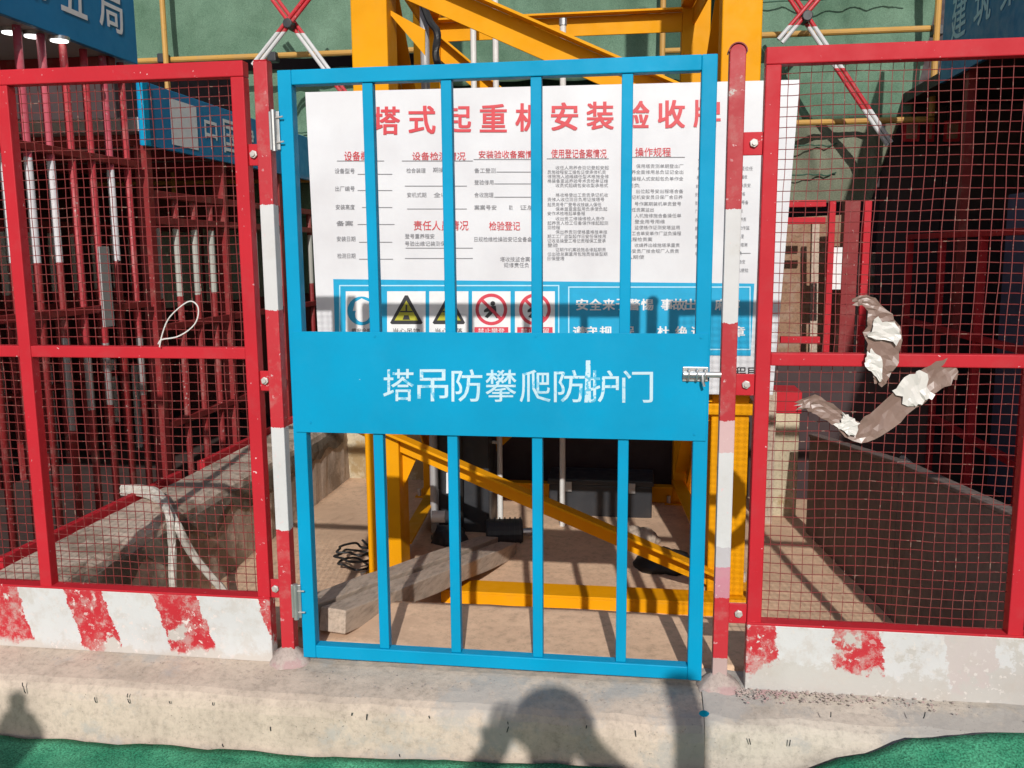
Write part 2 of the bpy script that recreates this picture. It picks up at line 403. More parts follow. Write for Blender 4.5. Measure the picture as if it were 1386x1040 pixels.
for i, ch in enumerate('塔吊防攀爬防护门'):
    a = 519+46.2*i; b = 500+.3*i; chars([(ch, PY(a, b+43, yl), PY(a+41, b+43, yl), PY(a, b, yl))], 'stencil', pan, .006)
mb = MB()                                        # overspray where the stencil slipped
for (a, b, c, d) in ((791, 488, 800, 545), (803, 500, 806, 541)):
    mb.add([PY(a, d, -.02515), PY(c, d, -.02515), PY(c-1, b, -.02515), PY(a+2, b, -.02515)], [(0, 1, 2, 3)])
mb.build('paint_smear', 'stencil', pan)
for (a, b) in ((507, 455), (725, 455), (949, 457), (420, 572), (940, 588)):
    MB().disc(PY(a, b, -.0255), .0035, (0, 1, 0), .003, 10).build('rivet', 'blue', pan)
for zc in (1.63, .19):                            # hinges on the left stile
    h = box(GX0-.028, GX0+.004, -.0285, -.0212, zc-.055, zc+.055).build('hinge', 'galv', g, bevel=.002)
    tube([(GX0-.012, -.031, zc-.058), (GX0-.012, -.031, zc+.058)], .008, 10).build('hinge_pin', 'galv', h)
    for dz in (-.035, .035):
        tube([(GX0-.012, -.03, zc+dz), (GX0+.018, -.034, zc+dz+.003)], .0025, 6).build('wire_tie', 'bolt', h)
# sliding bolt latch
A, B = PY(926, 507, -.04), PY(976, 506, -.04)
lb = box(A.x-.004, GX1-.004, -.0285, -.0247, A.z-.022, A.z+.020).build('latch', 'galv', g, bevel=.002)
tube([A+Vector((-.002, 0, 0)), Vector((B.x, A.y, A.z))], .0085, 12).build('latch_bolt', 'galv', lb, smooth=False)
for fx in (.18, .5, .8):
    x = A.x+(GX1-A.x)*fx
    MB().tube([(x, -.030, A.z-.013), (x, -.046, A.z-.011), (x, -.051, A.z), (x, -.046, A.z+.011), (x, -.030, A.z+.013)], .004, 8).build('latch_loop', 'galv', lb)
tube([(A.x+.05, -.045, A.z), (A.x+.052, -.05, A.z-.02), (A.x+.056, -.05, A.z-.032)], .004, 8).build('latch_handle', 'galv', lb)

# =================================================================== GATE POSTS
def post_mat(name, zs, cols, wcol, w2): return banded(name, zs, cols, 'Z', 0, edge=.007, chip=.655, chipcol=(.66, .5, .5), wearcol=wcol, wear2=w2, lo=-1, hi=3)
def zpx(x, py): return PY(x, py, 0).z
PINK = (.50, .20, .22)
zl = [zpx(395, 895), zpx(390, 720), zpx(385, 578), zpx(378, 425), zpx(372, 285)]
M['post_l'] = post_mat('post_paint_left', [z+.05 for z in zl], [(.45, .28, .28), RED, WHITE, RED, WHITE, scal(RED, .92)], (.5, .33, .33), (7, .66))
p = thing('gate_post', 'red and white banded steel gate post on the hinge side', 'post', (-.694, .004, -.05))
box(-.7175, -.6745, -.019, .021, -.045, 1.828).build('tube', 'post_l', p, bevel=.003)
box(-.716, -.676, -.0175, .0195, 1.8285, 1.832).build('end_cap', 'red', p, bevel=.001)
zr = [zpx(975, 890), zpx(975, 812), zpx(978, 770), zpx(980, 742), zpx(982, 612), zpx(984, 575), zpx(986, 440), zpx(988, 285)]
M['post_r'] = post_mat('post_paint_right', [z+.05 for z in zr], [(.48, .34, .32), scal(RED, 1), (.55, .22, .28), (.50, .47, .49), WHITE, (.62, .42, .42), scal(RED, .85), WHITE, scal(RED, .80)], (.5, .46, .44), (9, .63))
p = thing('gate_post', 'red and white banded round-topped steel post on the latch side', 'post', (.655, .004, -.05))
mb = MB(); pr = [(-.0215, -.045), (.0215, -.045)] + [(.0215*math.cos(a), 1.803+.020*math.sin(a)) for a in [k*math.pi/10 for k in range(11)]]
n_ = len(pr); mb.add([(.655+x, y, z) for y in (-.017, .023) for x, z in pr], [tuple(range(n_)), tuple(range(n_, 2*n_))[::-1]] + [(k, (k+1) % n_, n_+(k+1) % n_, n_+k) for k in range(n_)])
mb.build('tube', 'post_r', p, bevel=.002)
mb = MB()
for k in range(10):
    pass
cap = [(.0225*math.cos(a), 1.804+.0215*math.sin(a)) for a in [k*math.pi/12 for k in range(13)]]
cap2 = [(x*1.14, 1.804+(z-1.804)*1.14) for x, z in cap]
for i in range(12):
    q = [cap[i], cap[i+1], cap2[i+1], cap2[i]]
    mb.hexa([(.655+a, -.019, b) for a, b in q] + [(.655+a, .025, b) for a, b in q])
mb.build('end_cap', 'red_deep', p)

def mortar(x, y, r, parent, h=.05, z=-.02):
    mb = MB(); n = 18; rings = 5; vs = [(x, y, z+h)]; fs = []
    for k in range(1, rings+1):
        for q in range(n):
            a = q*2*math.pi/n; rr = r*k/rings*(1+.25*noise.noise(Vector((math.cos(a)*2+x*9, math.sin(a)*2, k*.2))))
            vs.append((x+rr*math.cos(a), y+rr*math.sin(a)*.8, z-.006+h*(1-(k/rings))**.8+.006*noise.noise(Vector((rr*40, a*3, x)))))
    for q in range(n): fs.append((0, 1+q, 1+(q+1) % n))
    for k in range(rings-1):
        for q in range(n): fs.append((1+k*n+q, 1+(k+1)*n+q, 1+(k+1)*n+(q+1) % n, 1+k*n+(q+1) % n))
    mb.add(vs, fs); return mb.build('mortar_foot', 'mortar', parent, smooth=True)
mortar(-.696, -.005, .075, bpy.data.objects['gate_post'], .07)
mortar(.655, -.005, .07, bpy.data.objects['gate_post.001'], .06, -.014)

# =================================================================== MESH FENCE PANELS
def wire_mesh(parent, x0, x1, z0, z1, y, seed, sx=.0305, sz=.0285):
    rnd = random.Random(seed); mb = MB(); n = max(2, round((x1-x0)/sx)); k = max(2, round((z1-z0)/sz)); r = .0012
    def wob(a, b, c): return noise.noise(Vector((a*4.3+seed, b*4.3, c)))*.0055+noise.noise(Vector((a*13, b*13+seed, c+7)))*.0022
    for i in range(n+1):
        x = x0+(x1-x0)*i/n; off = rnd.uniform(-.0016, .0016)
        pts = [(x+off+wob(x, z0+(z1-z0)*j/16, 1), y+.006*noise.noise(Vector((x*3, z0+(z1-z0)*j/5.3, seed))), z0+(z1-z0)*j/16) for j in range(17)]
        mb.tube(pts, r, 4, False)
    for i in range(k+1):
        z = z0+(z1-z0)*i/k; off = rnd.uniform(-.0015, .0015)
        pts = [(x0+(x1-x0)*j/16, y+.0028+.006*noise.noise(Vector(((x0+(x1-x0)*j/16)*3, z*3, seed))), z+off+wob(x0+(x1-x0)*j/16, z, 4)) for j in range(17)]
        mb.tube(pts, r, 4, False)
    return mb.build('wire_mesh', 'red_wire', parent, kind='stuff')
RW = WHITE
def stripe_bounds(pxs, py): return [PY(q, py, 0).x for q in pxs]
def fence(name, label, loc, stiles, ztop, zmid, zk, kmat, side):
    f = thing(name, label, 'fence', loc, None)
    hw = .0205; x0, x1 = stiles[0]-hw, stiles[-1]+hw
    box(x0, x1, -.02, .02, ztop-.045, ztop).build('top_rail', 'red', f, bevel=.003)
    for i, s in enumerate(stiles):
        box(s-hw, s+hw, -.0195, .0195, zk+.0005, ztop-.0455).build('stile', 'red', f, bevel=.003)
    for a, b in zip(stiles[:-1], stiles[1:]):
        box(a+hw, b-hw, -.018, .018, zmid-.018, zmid+.018).build('mid_rail', 'red', f, bevel=.003)
        for q, (za, zb) in enumerate(((zk+.008, zmid-.012), (zmid+.012, ztop-.036))):
            wire_mesh(f, a+.012, b-.012, za, zb, .012, round(a*100)+q*7)
    k = box(x0, x1, -.0225, .0215, -.022, zk).build('kick_plate', kmat, f, bevel=.003)
    k['label'] = 'worn red and white striped kick plate along the foot of the fence'
    box(x0-.001, x1+.001, -.0245, .0235, zk+.0002, zk+.007).build('kick_plate_lip', 'red', k, bevel=.001)
    return f
lo_l = Vector((-1.525, 0, -.02)); lo_r = Vector((1.10, 0, -.02))
bl = stripe_bounds([-95, -35, 24, 86, 140, 208, 265, 345], 805)
M['kick_l'] = banded('kick_paint_left', [x-lo_l.x+.063 for x in bl], [RED, WHITE, RED, WHITE, RED, WHITE, RED, WHITE, RED], 'X', .30, edge=.016, chip=.60, chipcol=(.66, .58, .55), wearcol=(.58, .54, .50), wear2=(7, .60), lo=-2, hi=2, foot=(.01, .16, 9))
br = stripe_bounds([1043, 1120, 1188, 1272, 1345, 1420, 1490], 850)
M['kick_r'] = banded('kick_paint_right', [x-lo_r.x+.024 for x in br], [RED, WHITE, RED, WHITE, (.56, .50, .48), WHITE, RED, WHITE], 'X', .12, edge=.018, chip=.60, chipcol=(.62, .58, .55), wearcol=(.54, .52, .49), wear2=(4.5, .54), lo=-2, hi=2, foot=(.06, .42, 3.6))
fl = fence('mesh_fence', 'red framed wire mesh fence on the hinge side of gate, striped kick plate', lo_l, [-2.29, -1.525, -.768], 1.832, .975, .19, 'kick_l', -1)
fr = fence('mesh_fence', 'red framed wire mesh fence on the latch side, with brown tape scraps', lo_r, [.749, 1.467, 2.21], 1.812, .972, .187, 'kick_r', 1)
for par, x0, x1, pts in ((fl, -.7475, -.7175, (1.566, .891, .223)), (fr, .6765, .7285, (1.564, .899, .215))):
    for z in pts:
        b = box(x0, x1, -.010, -.004, z-.032, z+.030).build('bracket', 'red', par, bevel=.002)
        xc = (x0+x1)/2
        MB().disc((xc+.002, -.014, z), .0125, (0, 1, 0), .008, 6).build('bolt', 'bolt', b, bevel=.002)
        MB().disc((xc+.002, -.0195, z), .006, (0, 1, 0), .007, 10).build('bolt_end', 'bolt', b)

# scraps on the fences
def strip(name, pts, widths, mat, y, label, cat, twist=0., thick=.0012, parent=None, amp=.005):
    """crumpled ribbon through pixel points, laid against the mesh"""
    P = smoothpts([PY(a, b, y) for a, b in pts], 4); n = len(P); mb = MB(); nv = 5; vs = []; rn = random.Random(int(pts[0][0]*7+pts[0][1]))
    for i, p in enumerate(P):
        d = (P[min(i+1, n-1)]-P[max(i-1, 0)]).normalized(); side = Vector((-d.z, 0, d.x))
        u = i/(n-1)*(len(widths)-1); k = min(int(u), len(widths)-2); wd = widths[k]+(widths[k+1]-widths[k])*(u-k)
        tilt = .5*math.sin(i*.8+pts[0][0])
        for j in range(nv+1):
            s = j/nv-.5; edge_ = 1 if j in (0, nv) else 0
            q = p+side*(wd*s*(1+rn.uniform(-.14, .14)*edge_))+d*rn.uniform(-.004, .004)*(3 if i in (0, n-1) else 1)
            vs.append(q+Vector((0, -abs(s*wd*tilt*.35)-rn.uniform(0, amp), 0)))
    mb.add(vs, [(i*(nv+1)+j, i*(nv+1)+j+1, (i+1)*(nv+1)+j+1, (i+1)*(nv+1)+j) for i in range(n-1) for j in range(nv)])
    o = mb.build(name, mat, parent, None if parent else P[0]); solid(o, .0005)
    if not parent: tag(o, label, cat)
    return o
YT = -.012
YU = -.026
t1 = strip('tape_scrap', [(1156, 409), (1170, 407), (1185, 420), (1193, 445), (1196, 480), (1192, 505), (1190, 523)], [.022, .03, .045, .09, .085, .05, .02], 'brown_tape', YU, 'crumpled brown tape hanging over the mid rail of red mesh fence', 'tape')
t1['group'] = 'tape scraps on the mesh fence'
for pts, wd in (([(1196, 432), (1197, 450), (1196, 462)], [.05, .085, .075]), ([(1176, 478), (1182, 492), (1190, 512)], [.02, .05, .012])):
    o = strip('white_label', pts, wd, 'white_tape', YU-.009, '', '', parent=t1)
t2 = strip('tape_scrap', [(1080, 549), (1100, 546), (1125, 560), (1150, 580), (1168, 584), (1195, 565), (1235, 532), (1262, 513), (1288, 497)], [.02, .05, .045, .05, .06, .075, .078, .075, .065], 'brown_tape', YT, 'long bent strip of brown tape stuck across the lower mesh', 'tape')
t2['group'] = 'tape scraps on the mesh fence'
for pts, wd in (([(1136, 568), (1146, 574), (1158, 582)], [.045, .045, .042]), ([(1222, 541), (1238, 528), (1255, 519)], [.075, .085, .08])):
    strip('white_label', pts, wd, 'white_tape', YT-.009, '', '', parent=t2)
lp = smoothpts([PY(a, b, -.03) for a, b in ((216, 470), (219, 455), (228, 432), (246, 414), (259, 408), (268, 416), (267, 432), (258, 445), (240, 456), (219, 460), (214, 466))], 6)
tag(tube(lp, .0021, 6).build('cable_tie', 'white_pipe', None, lp[0]), 'thin white cable tie looped round the mid rail of red mesh', 'cable tie')

# =================================================================== SIGN BOARD
YB = 1.32
def bp(px, py, dy=0.): return PY(px, py, YB-dy)
bo = thing('notice_board', 'large white notice board with red title hung on the yellow crane mast', 'notice board', bp(740, 532))
TL, TR, BR, BL = bp(413, 125), bp(1083, 108), bp(1046, 535), bp(434, 527)
D = Vector((0, .012, 0))
panel = MB().hexa([BL, BR, BR+D, BL+D, TL, TR, TR+D, TL+D]).build('board_panel', 'board', bo, bevel=.001)
e1 = .0016
def btext(mb, body, a, b, c, d, bold=0.): text_px(mb, body, a, b, c, d, YB-.0028, bold)
mb = MB()
title = '塔式起重机安装验收牌'; cx = [523, 567, 620, 659, 708, 756, 808, 862, 907, 957]; hw = 20
cx = [523+(957-523)*i/9 for i in range(10)]
for i, ch in enumerate(title):
    yy = 181-(181-171)*i/9
    mb = MB(); btext(mb, ch, cx[i]-17.5, yy-36, cx[i]+17.5, yy+1, .026); mb.build('character', 'title_red', panel)
heads = [('设备概况', 466, 205, 510, 218), ('设备检测情况', 558, 206, 630, 217), ('安装验收备案情况', 648, 204, 732, 214.5), ('使用登记备案情况', 746, 202, 821, 214), ('操作规程', 860, 200, 908, 212),
         ('责任人员情况', 560, 299, 634, 312), ('检验登记', 662, 300, 704, 312)]
for h in heads: mb = MB(); btext(mb, *h, .006); mb.build('heading', 'title_red', panel, kind='stuff')
mb = MB()
pool = '塔式起重机安装单位使用维修保养检测验收合格证编号日期责任人员操作规程安全技术负责施工总承包监理型号出厂登记备案'
rnd = random.Random(4)
def lineof(n): return ''.join(rnd.choice(pool) for _ in range(n))
for i, y in enumerate((232, 256, 281, 303, 324, 347)):
    btext(mb, ('设备型号', '出厂编号', '安装高度', '备案', '安装日期', '检测日期')[i], 453+i*.7, y-4, (480, 480, 480, 478, 481, 481)[i], y+3)
for x0, x1, y in ((550, 576, 231), (586, 610, 230), (551, 577, 264), (587, 606, 264), (548, 588, 320), (548, 610, 330), (642, 671, 231), (642, 668, 247), (642, 668, 264), (642, 672, 281), (689, 694, 281), (704, 722, 281), (642, 720, 324), (677, 724, 351), (682, 716, 359)):
    btext(mb, lineof(max(2, int((x1-x0)/6.4))), x0, y-3.3, x1, y+3.3)
for y0, x0, x1 in ((227, 752, 824), (233, 741, 820), (239, 741, 824), (245, 741, 823), (251, 752, 823), (264, 752, 823), (270, 741, 818), (277, 741, 814), (283, 752, 822), (289, 741, 792), (296, 752, 818), (302, 741, 823), (308, 741, 758), (314, 752, 822), (320, 741, 820), (326, 741, 820), (332, 741, 755), (338, 752, 820), (344, 741, 822), (350, 741, 764)):
    btext(mb, lineof(int((x1-x0)/5.6)), x0, y0-2.6, x1, y0+2.6)
for y0, x0, x1 in ((225, 861, 925), (233, 849, 925), (242, 849, 925), (251, 849, 866), (259, 861, 925), (267, 849, 924), (276, 859, 922), (284, 849, 885), (292, 859, 922), (300, 859, 900), (308, 859, 920), (316, 849, 922), (324, 849, 883), (332, 859, 920), (340, 849, 919), (348, 849, 872)):
    btext(mb, lineof(int((x1-x0)/6.0)), x0, y0-2.7, x1, y0+2.7)
for k in range(13):
    y0 = 206+k*11.5
    btext(mb, lineof(5 if k > 4 else 2), 941+max(0, 5-k), y0-2.7, 957, y0+2.7)
    btext(mb, lineof(6), 987-k*.4, y0+22-2.7, 1019-k*.5-(k*7 % 12), y0+22+2.7)
mb.build('small_print', 'ink_grey', panel, kind='stuff')
mb = MB()
def rule(a, c, y, th=.9):
    mb.add([bp(a, y+th/2, .0024), bp(c, y+th/2, .0024), bp(c, y-th/2, .0024), bp(a, y-th/2, .0024)], [(0, 1, 2, 3)])
for a, c, y in ((456, 520, 218), (544, 640, 218), (641, 720, 216), (740, 824, 215), (848, 927, 213), (484, 531, 236), (484, 531, 258), (490, 531, 281), (484, 534, 304), (486, 531, 328), (486, 532, 351), (548, 632, 252), (551, 632, 283), (549, 640, 336), (548, 640, 350), (672, 722, 233), (669, 722, 249), (669, 722, 267), (714, 724, 326), (944, 957, 349), (984, 1016, 343)): rule(a, c, y)
mb.build('ruled_lines', 'ink_grey', panel, kind='stuff')
# blue safety strip
def quad(a, b, c, d, off, mat, name, par): 
    return MB().add([bp(a, d, off), bp(c, d, off), bp(c, b, off), bp(a, b, off)], [(0, 1, 2, 3)]).build(name, mat, par)
st = MB().add([bp(454, 476, e1), bp(1016, 482, e1), bp(1021, 384, e1), bp(451, 378, e1)], [(0, 1, 2, 3)]).build('safety_strip', 'bright_blue', panel)
mb = MB()
def outline(a, b, c, d, th=1.6, off=.0026):
    for q in ((a, b, c, b+th), (a, d-th, c, d), (a, b+th, a+th, d-th), (c-th, b+th, c, d-th)):
        mb.add([bp(q[0], q[3], off), bp(q[2], q[3], off), bp(q[2], q[1], off), bp(q[0], q[1], off)], [(0, 1, 2, 3)])
outline(459, 386, 757, 470); outline(769, 388, 1016, 474)
mb.build('border', 'pale_blue', st)
ics = [(468, 511), (524, 576), (581, 634), (639, 691), (697, 751)]
def poly(pts, off, mat, name, par): 
    return MB().add([bp(a, b, off) for a, b in pts], [tuple(range(len(pts)))]).build(name, mat, par)
def ring(cx, cy, r0, r1, off, mat, name, par, n=36, a0=0., a1=2*math.pi):
    mb = MB(); mb.grid(lambda u, v: bp(cx+(r0+(r1-r0)*v)*math.cos(a0+(a1-a0)*u), cy-(r0+(r1-r0)*v)*1.0*math.sin(a0+(a1-a0)*u), off), n, 1)
    return mb.build(name, mat, par)
def circ(cx, cy, r, off, mat, name, par, sq=1.): return poly([(cx+r*math.cos(k*math.pi/14), cy+r*sq*math.sin(k*math.pi/14)) for k in range(28)], off, mat, name, par)
for i, (a, c) in enumerate(ics):
    ic = poly([(a, 456), (c, 456), (c, 394.5), (a, 394.5)], .0026, 'white', 'safety_icon', st); m_ = (a+c)/2
    if i == 0:
        circ(m_, 421, 19.5, .0034, 'bright_blue', 'icon_disc', ic); circ(m_+1, 426, 10, .0042, 'white', 'icon_face', ic)
        poly([(m_-12, 421), (m_+14, 421), (m_+11, 409), (m_, 404), (m_-9, 409)], .005, 'white', 'icon_helmet', ic)
    elif i in (1, 2):
        poly([(m_-22, 437), (m_-20, 439), (m_+20, 439), (m_+22, 437), (m_+2, 400), (m_-2, 400)], .0034, 'ink', 'icon_triangle', ic)
        poly([(m_-16, 434), (m_+16, 434), (m_, 407)], .0042, 'sign_yellow', 'icon_field', ic)
        poly([(m_-9, 423), (m_+9, 423), (m_+8, 421), (m_-8, 421)], .005, 'ink', 'icon_bar', ic)
        poly([(m_-5, 433), (m_+5, 433), (m_+3, 427), (m_-3, 427)], .005, 'ink', 'icon_block', ic)
        poly([(m_-1.2, 421), (m_+1.2, 421), (m_+1.2, 413), (m_-1.2, 413)], .005, 'ink', 'icon_hook', ic)
    else:
        cy_ = 419
        ring(m_, cy_, 17, 21.5, .0034, 'sign_red', 'icon_ring', ic)
        poly([(m_-13.5, cy_-10.5), (m_-10.5, cy_-13.5), (m_+13.5, cy_+10.5), (m_+10.5, cy_+13.5)], .0052, 'sign_red', 'icon_slash', ic)
        circ(m_+2, cy_-8, 3.2, .0042, 'ink', 'icon_figure_head', ic)
        poly([(m_-4, cy_-4), (m_+6, cy_-5), (m_+7, cy_+4), (m_+11, cy_+11), (m_+7, cy_+12), (m_+2, cy_+5), (m_-5, cy_+12), (m_-9, cy_+10), (m_-3, cy_+3), (m_-10, cy_+4), (m_-10, cy_+1)], .0042, 'ink', 'icon_figure', ic)
        poly([(a+3, 452), (c-3, 452), (c-3, 443), (a+3, 443)], .0034, 'sign_red', 'icon_caption_bar', ic)
    mb = MB(); btext(mb, ('戴安全帽', '当心吊物', '当心坠落', '禁止攀登', '禁止停留')[i], a+8, 444.5, c-8, 451)
    mb.v = [v-Vector((0, .0015, 0)) for v in mb.v]
    mb.build('icon_caption', 'ink' if i < 3 else 'white', ic)
for ch, x in zip('安全来于警惕事故出自麻痹', (788, 806, 824, 842, 858, 876, 903, 919, 935, 951, 976, 993)):
    mb = MB(); btext(mb, ch, x-8, 405, x+8, 420, .03); mb.build('character', 'white', st)
for ch, x in zip('遵守规程杜绝违章', (784, 800, 820, 850, 898, 922, 944, 1000)): mb = MB(); btext(mb, ch, x-8, 442, x+8, 456, .03); mb.build('character', 'white', st)
mb = MB(); btext(mb, '程局', 995, 497, 1025, 513, .012); mb.build('maker_name', 'ink', panel)

# =================================================================== TOWER CRANE MAST
tc = thing('tower_crane_mast', 'yellow steel lattice mast of a tower crane behind the notice board', 'crane mast', (-.05, 2.25, -.35))
LEG = .165; fl_ = Vector((-.795, 1.485)); fr_ = Vector((.815, 1.50)); bk = Vector((-.10, 1.52)); bl_, br_ = fl_+bk, fr_+bk
def leg(c, z0, z1, h=LEG/2): return box(c.x-h, c.x+h, c.y-h, c.y+h, z0, z1)
for c in (fl_, fr_, bl_, br_):
    lg = leg(c, -.30, 4.6).build('leg', 'yellow', tc, bevel=.006)
    h = .13
    box(c.x-h, c.x+h, c.y-h, c.y+h, -.349, -.3005).build('base_plate', 'yellow', lg, bevel=.004)
    for sx in (-1, 1):
        for sy in (-1, 1): tube([(c.x+sx*.105, c.y+sy*.105, -.3), (c.x+sx*.105, c.y+sy*.105, -.255)], .013, 6).build('anchor_bolt', 'bolt', lg)
    box(c.x-h*.82, c.x+h*.82, c.y-h*.82, c.y+h*.82, .55, .60).build('collar', 'yellow', lg, bevel=.004)
def angle(name, a, b, wv, wf, fdir, parent=tc, th=.012, mat='yellow'):
    """steel angle from a to b: flat leg hanging down wv, flange wf along fdir at the top edge"""
    a, b, fdir = Vector(a), Vector(b), Vector(fdir); d = (b-a).normalized(); dn = d.cross(fdir).normalized()
    if dn.z > 0: dn = -dn
    mb = MB()
    mb.hexa([a+dn*wv, b+dn*wv, b+dn*wv-fdir*th, a+dn*wv-fdir*th, a+dn*th, b+dn*th, b+dn*th-fdir*th, a+dn*th-fdir*th])
    o = mb.build(name, mat, parent, bevel=.0015)
    MB().hexa([a+dn*th, b+dn*th, b+dn*th+fdir*wf, a+dn*th+fdir*wf, a, b, b+fdir*wf, a+fdir*wf]).build('flange', mat, o, bevel=.0015)
    return o
def at(px, py, y=1.432): return PY(px, py, y)
NF = (0, -1, 0)
angle('brace', at(470, 556), at(975, 774), .085, .08, NF)
angle('brace', at(500, -66), at(1000, 152), .125, .085, NF)
for z in (.62, 2.62): angle('strut', (fl_.x+.0826, 1.445, z), (fr_.x-.0826, 1.46, z), .11, .07, NF)
# sides and back face
yb = bl_.y-.075
for z in (-.185, 1.25, 2.66):
    angle('strut', (bl_.x+.0826, yb, z), (br_.x-.0826, yb, z), .12, .07, NF)
    angle('strut', (fl_.x+.02, fl_.y+.0826, z+.03), (bl_.x+.02, bl_.y-.0826, z+.03), .11, .07, (1, 0, 0))
    angle('strut', (fr_.x-.02, fr_.y+.0826, z+.03), (br_.x-.02, br_.y-.0826, z+.03), .11, .07, (-1, 0, 0))
angle('brace', (bl_.x+.08, yb+.02, -.15), (br_.x-.08, yb+.02, 1.2), .11, .07, NF)
angle('brace', (bl_.x+.08, yb+.02, 2.58), (br_.x-.08, yb+.02, 1.36), .11, .07, NF)
angle('brace', (bl_.x+.08, yb+.02, 2.75), (br_.x-.08, yb+.02, 3.9), .11, .07, NF)
for c0, c1, s in ((fl_, bl_, 1), (fr_, br_, -1)):
    angle('brace', (c0.x+s*.0, c0.y+.08, 1.18), (c1.x, c1.y-.08, -.10), .10, .07, (s, 0, 0))
    angle('brace', (c0.x, c0.y+.08, 2.60), (c1.x, c1.y-.08, 1.38), .10, .07, (s, 0, 0))
# gusset plates
MB().hexa([at(526, 585, 1.428), at(548, 588, 1.428), at(548, 588, 1.416), at(526, 585, 1.416), at(526, 585, 1.428), at(580, 610, 1.428), at(580, 610, 1.416), at(526, 585, 1.416)])
gp = MB(); A_ = [PY(528, 592, 1.47), PY(572, 602, 1.47), PY(528, 700, 1.47)]
gp.add([p for p in A_]+[p+Vector((0, .014, 0)) for p in A_], [(0, 1, 2), (5, 4, 3), (0, 3, 4, 1), (1, 4, 5, 2), (2, 5, 3, 0)]).build('gusset', 'yellow', tc)
A_ = [PY(528, 14, 1.47), PY(575, 40, 1.47), PY(575, 75, 1.47), PY(528, 20, 1.47)]
MB().hexa(A_+[p+Vector((0, .014, 0)) for p in A_]).build('gusset', 'yellow', tc)
A_ = [PY(942, 848, 1.40), PY(914, 882, 1.40), PY(948, 884, 1.40)]
MB().add(A_+[p+Vector((0, .03, 0)) for p in A_], [(0, 1, 2), (5, 4, 3), (0, 3, 4, 1), (1, 4, 5, 2), (2, 5, 3, 0)]).build('gusset', 'yellow', tc)

# ladder inside the mast
ld = thing('ladder', 'pale grey steel ladder standing inside the yellow mast', 'ladder', (-.38, 2.35, -.35))
for px in (641, 671):
    q = PY(px, 80, 2.35); tube([(q.x, 2.35, -.345), (q.x, 2.35, 2.62 if px == 671 else 4.0)], .016, 10).build('rail', 'white_pipe', ld)
xa, xb = PY(641, 80, 2.35).x, PY(671, 80, 2.35).x
for k in range(9): tube([(xa, 2.35, -.1+k*.29), (xb, 2.35, -.1+k*.29)], .009, 8).build('rung', 'white_pipe', ld)
q = PY(575, 60, 2.2); tag(tube([(q.x, 2.2, -.345), (q.x, 2.2, 4.2)], .024, 12).build('standpipe', 'grey_pipe', None, (q.x, 2.2, -.345)), 'thick grey vertical pipe beside left mast leg', 'pipe')
q = PY(762, 35, 2.4); pp = thing('white_pole', 'short white pole with steel cap rising behind the diagonal brace', 'pole', (q.x, 2.4, -.345))
tube([(q.x, 2.4, -.345), (q.x, 2.4, q.z)], .0165, 12).build('tube', 'white_pipe', pp); MB().disc((q.x, 2.4, q.z+.018), .021, (0, 0, 1), .034, 12).build('end_cap', 'galv', pp)
hp = smoothpts([PY(a, b, 2.1) for a, b in ((560, -30), (580, 25), (592, 45), (590, 75), (600, 110), (612, 160))], 8)
hp += [Vector((hp[-1].x+.02, 2.1, .9)), Vector((hp[-1].x, 2.12, -.34))]
tag(tube(hp, .019, 8).build('power_cable', 'black', None, hp[-1]), 'thick black power cable hanging down inside the mast', 'cable')

# yellow angle irons lying on the pit floor
yy = 1.20; a = PY(597, 825, yy).x; b = PY(968, 830, yy).x
o = thing('angle_iron', 'yellow steel angle lying across the pit floor in front of the mast', 'steel beam', ((a+b)/2, yy, -.33))
box(a, b, yy, yy+.010, -.335, -.262).build('web', 'yellow', o, bevel=.0015); box(a, b, yy, yy+.14, -.2618, -.250).build('flange', 'yellow', o, bevel=.0015)
for x in (-.40, .62): tag(box(x-.05, x+.05, 1.22, 1.31, -.349, -.2625).build('packing_plate', 'dark_metal', None, (x, 1.26, -.345)), 'steel packing block under the %s end of yellow angles' % ('plank' if x < 0 else 'latch'), 'plate')

# timber planks leaning over the kerb
def plank(a, b, wd, th, lab):
    a, b = Vector(a), Vector(b); d = (b-a).normalized(); L = (b-a).length
    mb = MB(); nseg = 14; r = d.cross(Vector((0, 0, 1))).normalized(); u = r.cross(d); vs = []; fs = []
    for i in range(nseg+1):
        c = a+d*L*i/nseg
        for (sx, sz) in ((-1, -1), (1, -1), (1, 1), (-1, 1)):
            j = Vector((noise.noise(Vector((i*.5, sx*3, sz*3+a.x*9))), noise.noise(Vector((i*.5, sx*3+9, sz*3))), noise.noise(Vector((i*.4, sx+5, sz))))) * .005
            vs.append(c+r*sx*wd/2+u*sz*th/2+j)
    for i in range(nseg):
        for q in range(4): fs.append((i*4+q, i*4+(q+1) % 4, (i+1)*4+(q+1) % 4, (i+1)*4+q))
    fs += [(3, 2, 1, 0), tuple(nseg*4+q for q in range(4))]
    mb.add(vs, fs); o = mb.build('timber_plank', 'wood', None, a, bevel=.004)
    return tag(o, lab, 'plank', 'timber planks in the pit')
plank((-.72, .165, .06), (-.385, 1.98, -.295), .105, .085, 'thick weathered timber plank sloping down beside the left mast leg')
plank((-.61, .155, .05), (-.27, 1.92, -.30), .10, .08, 'grey timber plank lying against its neighbour, ends on the kerb')
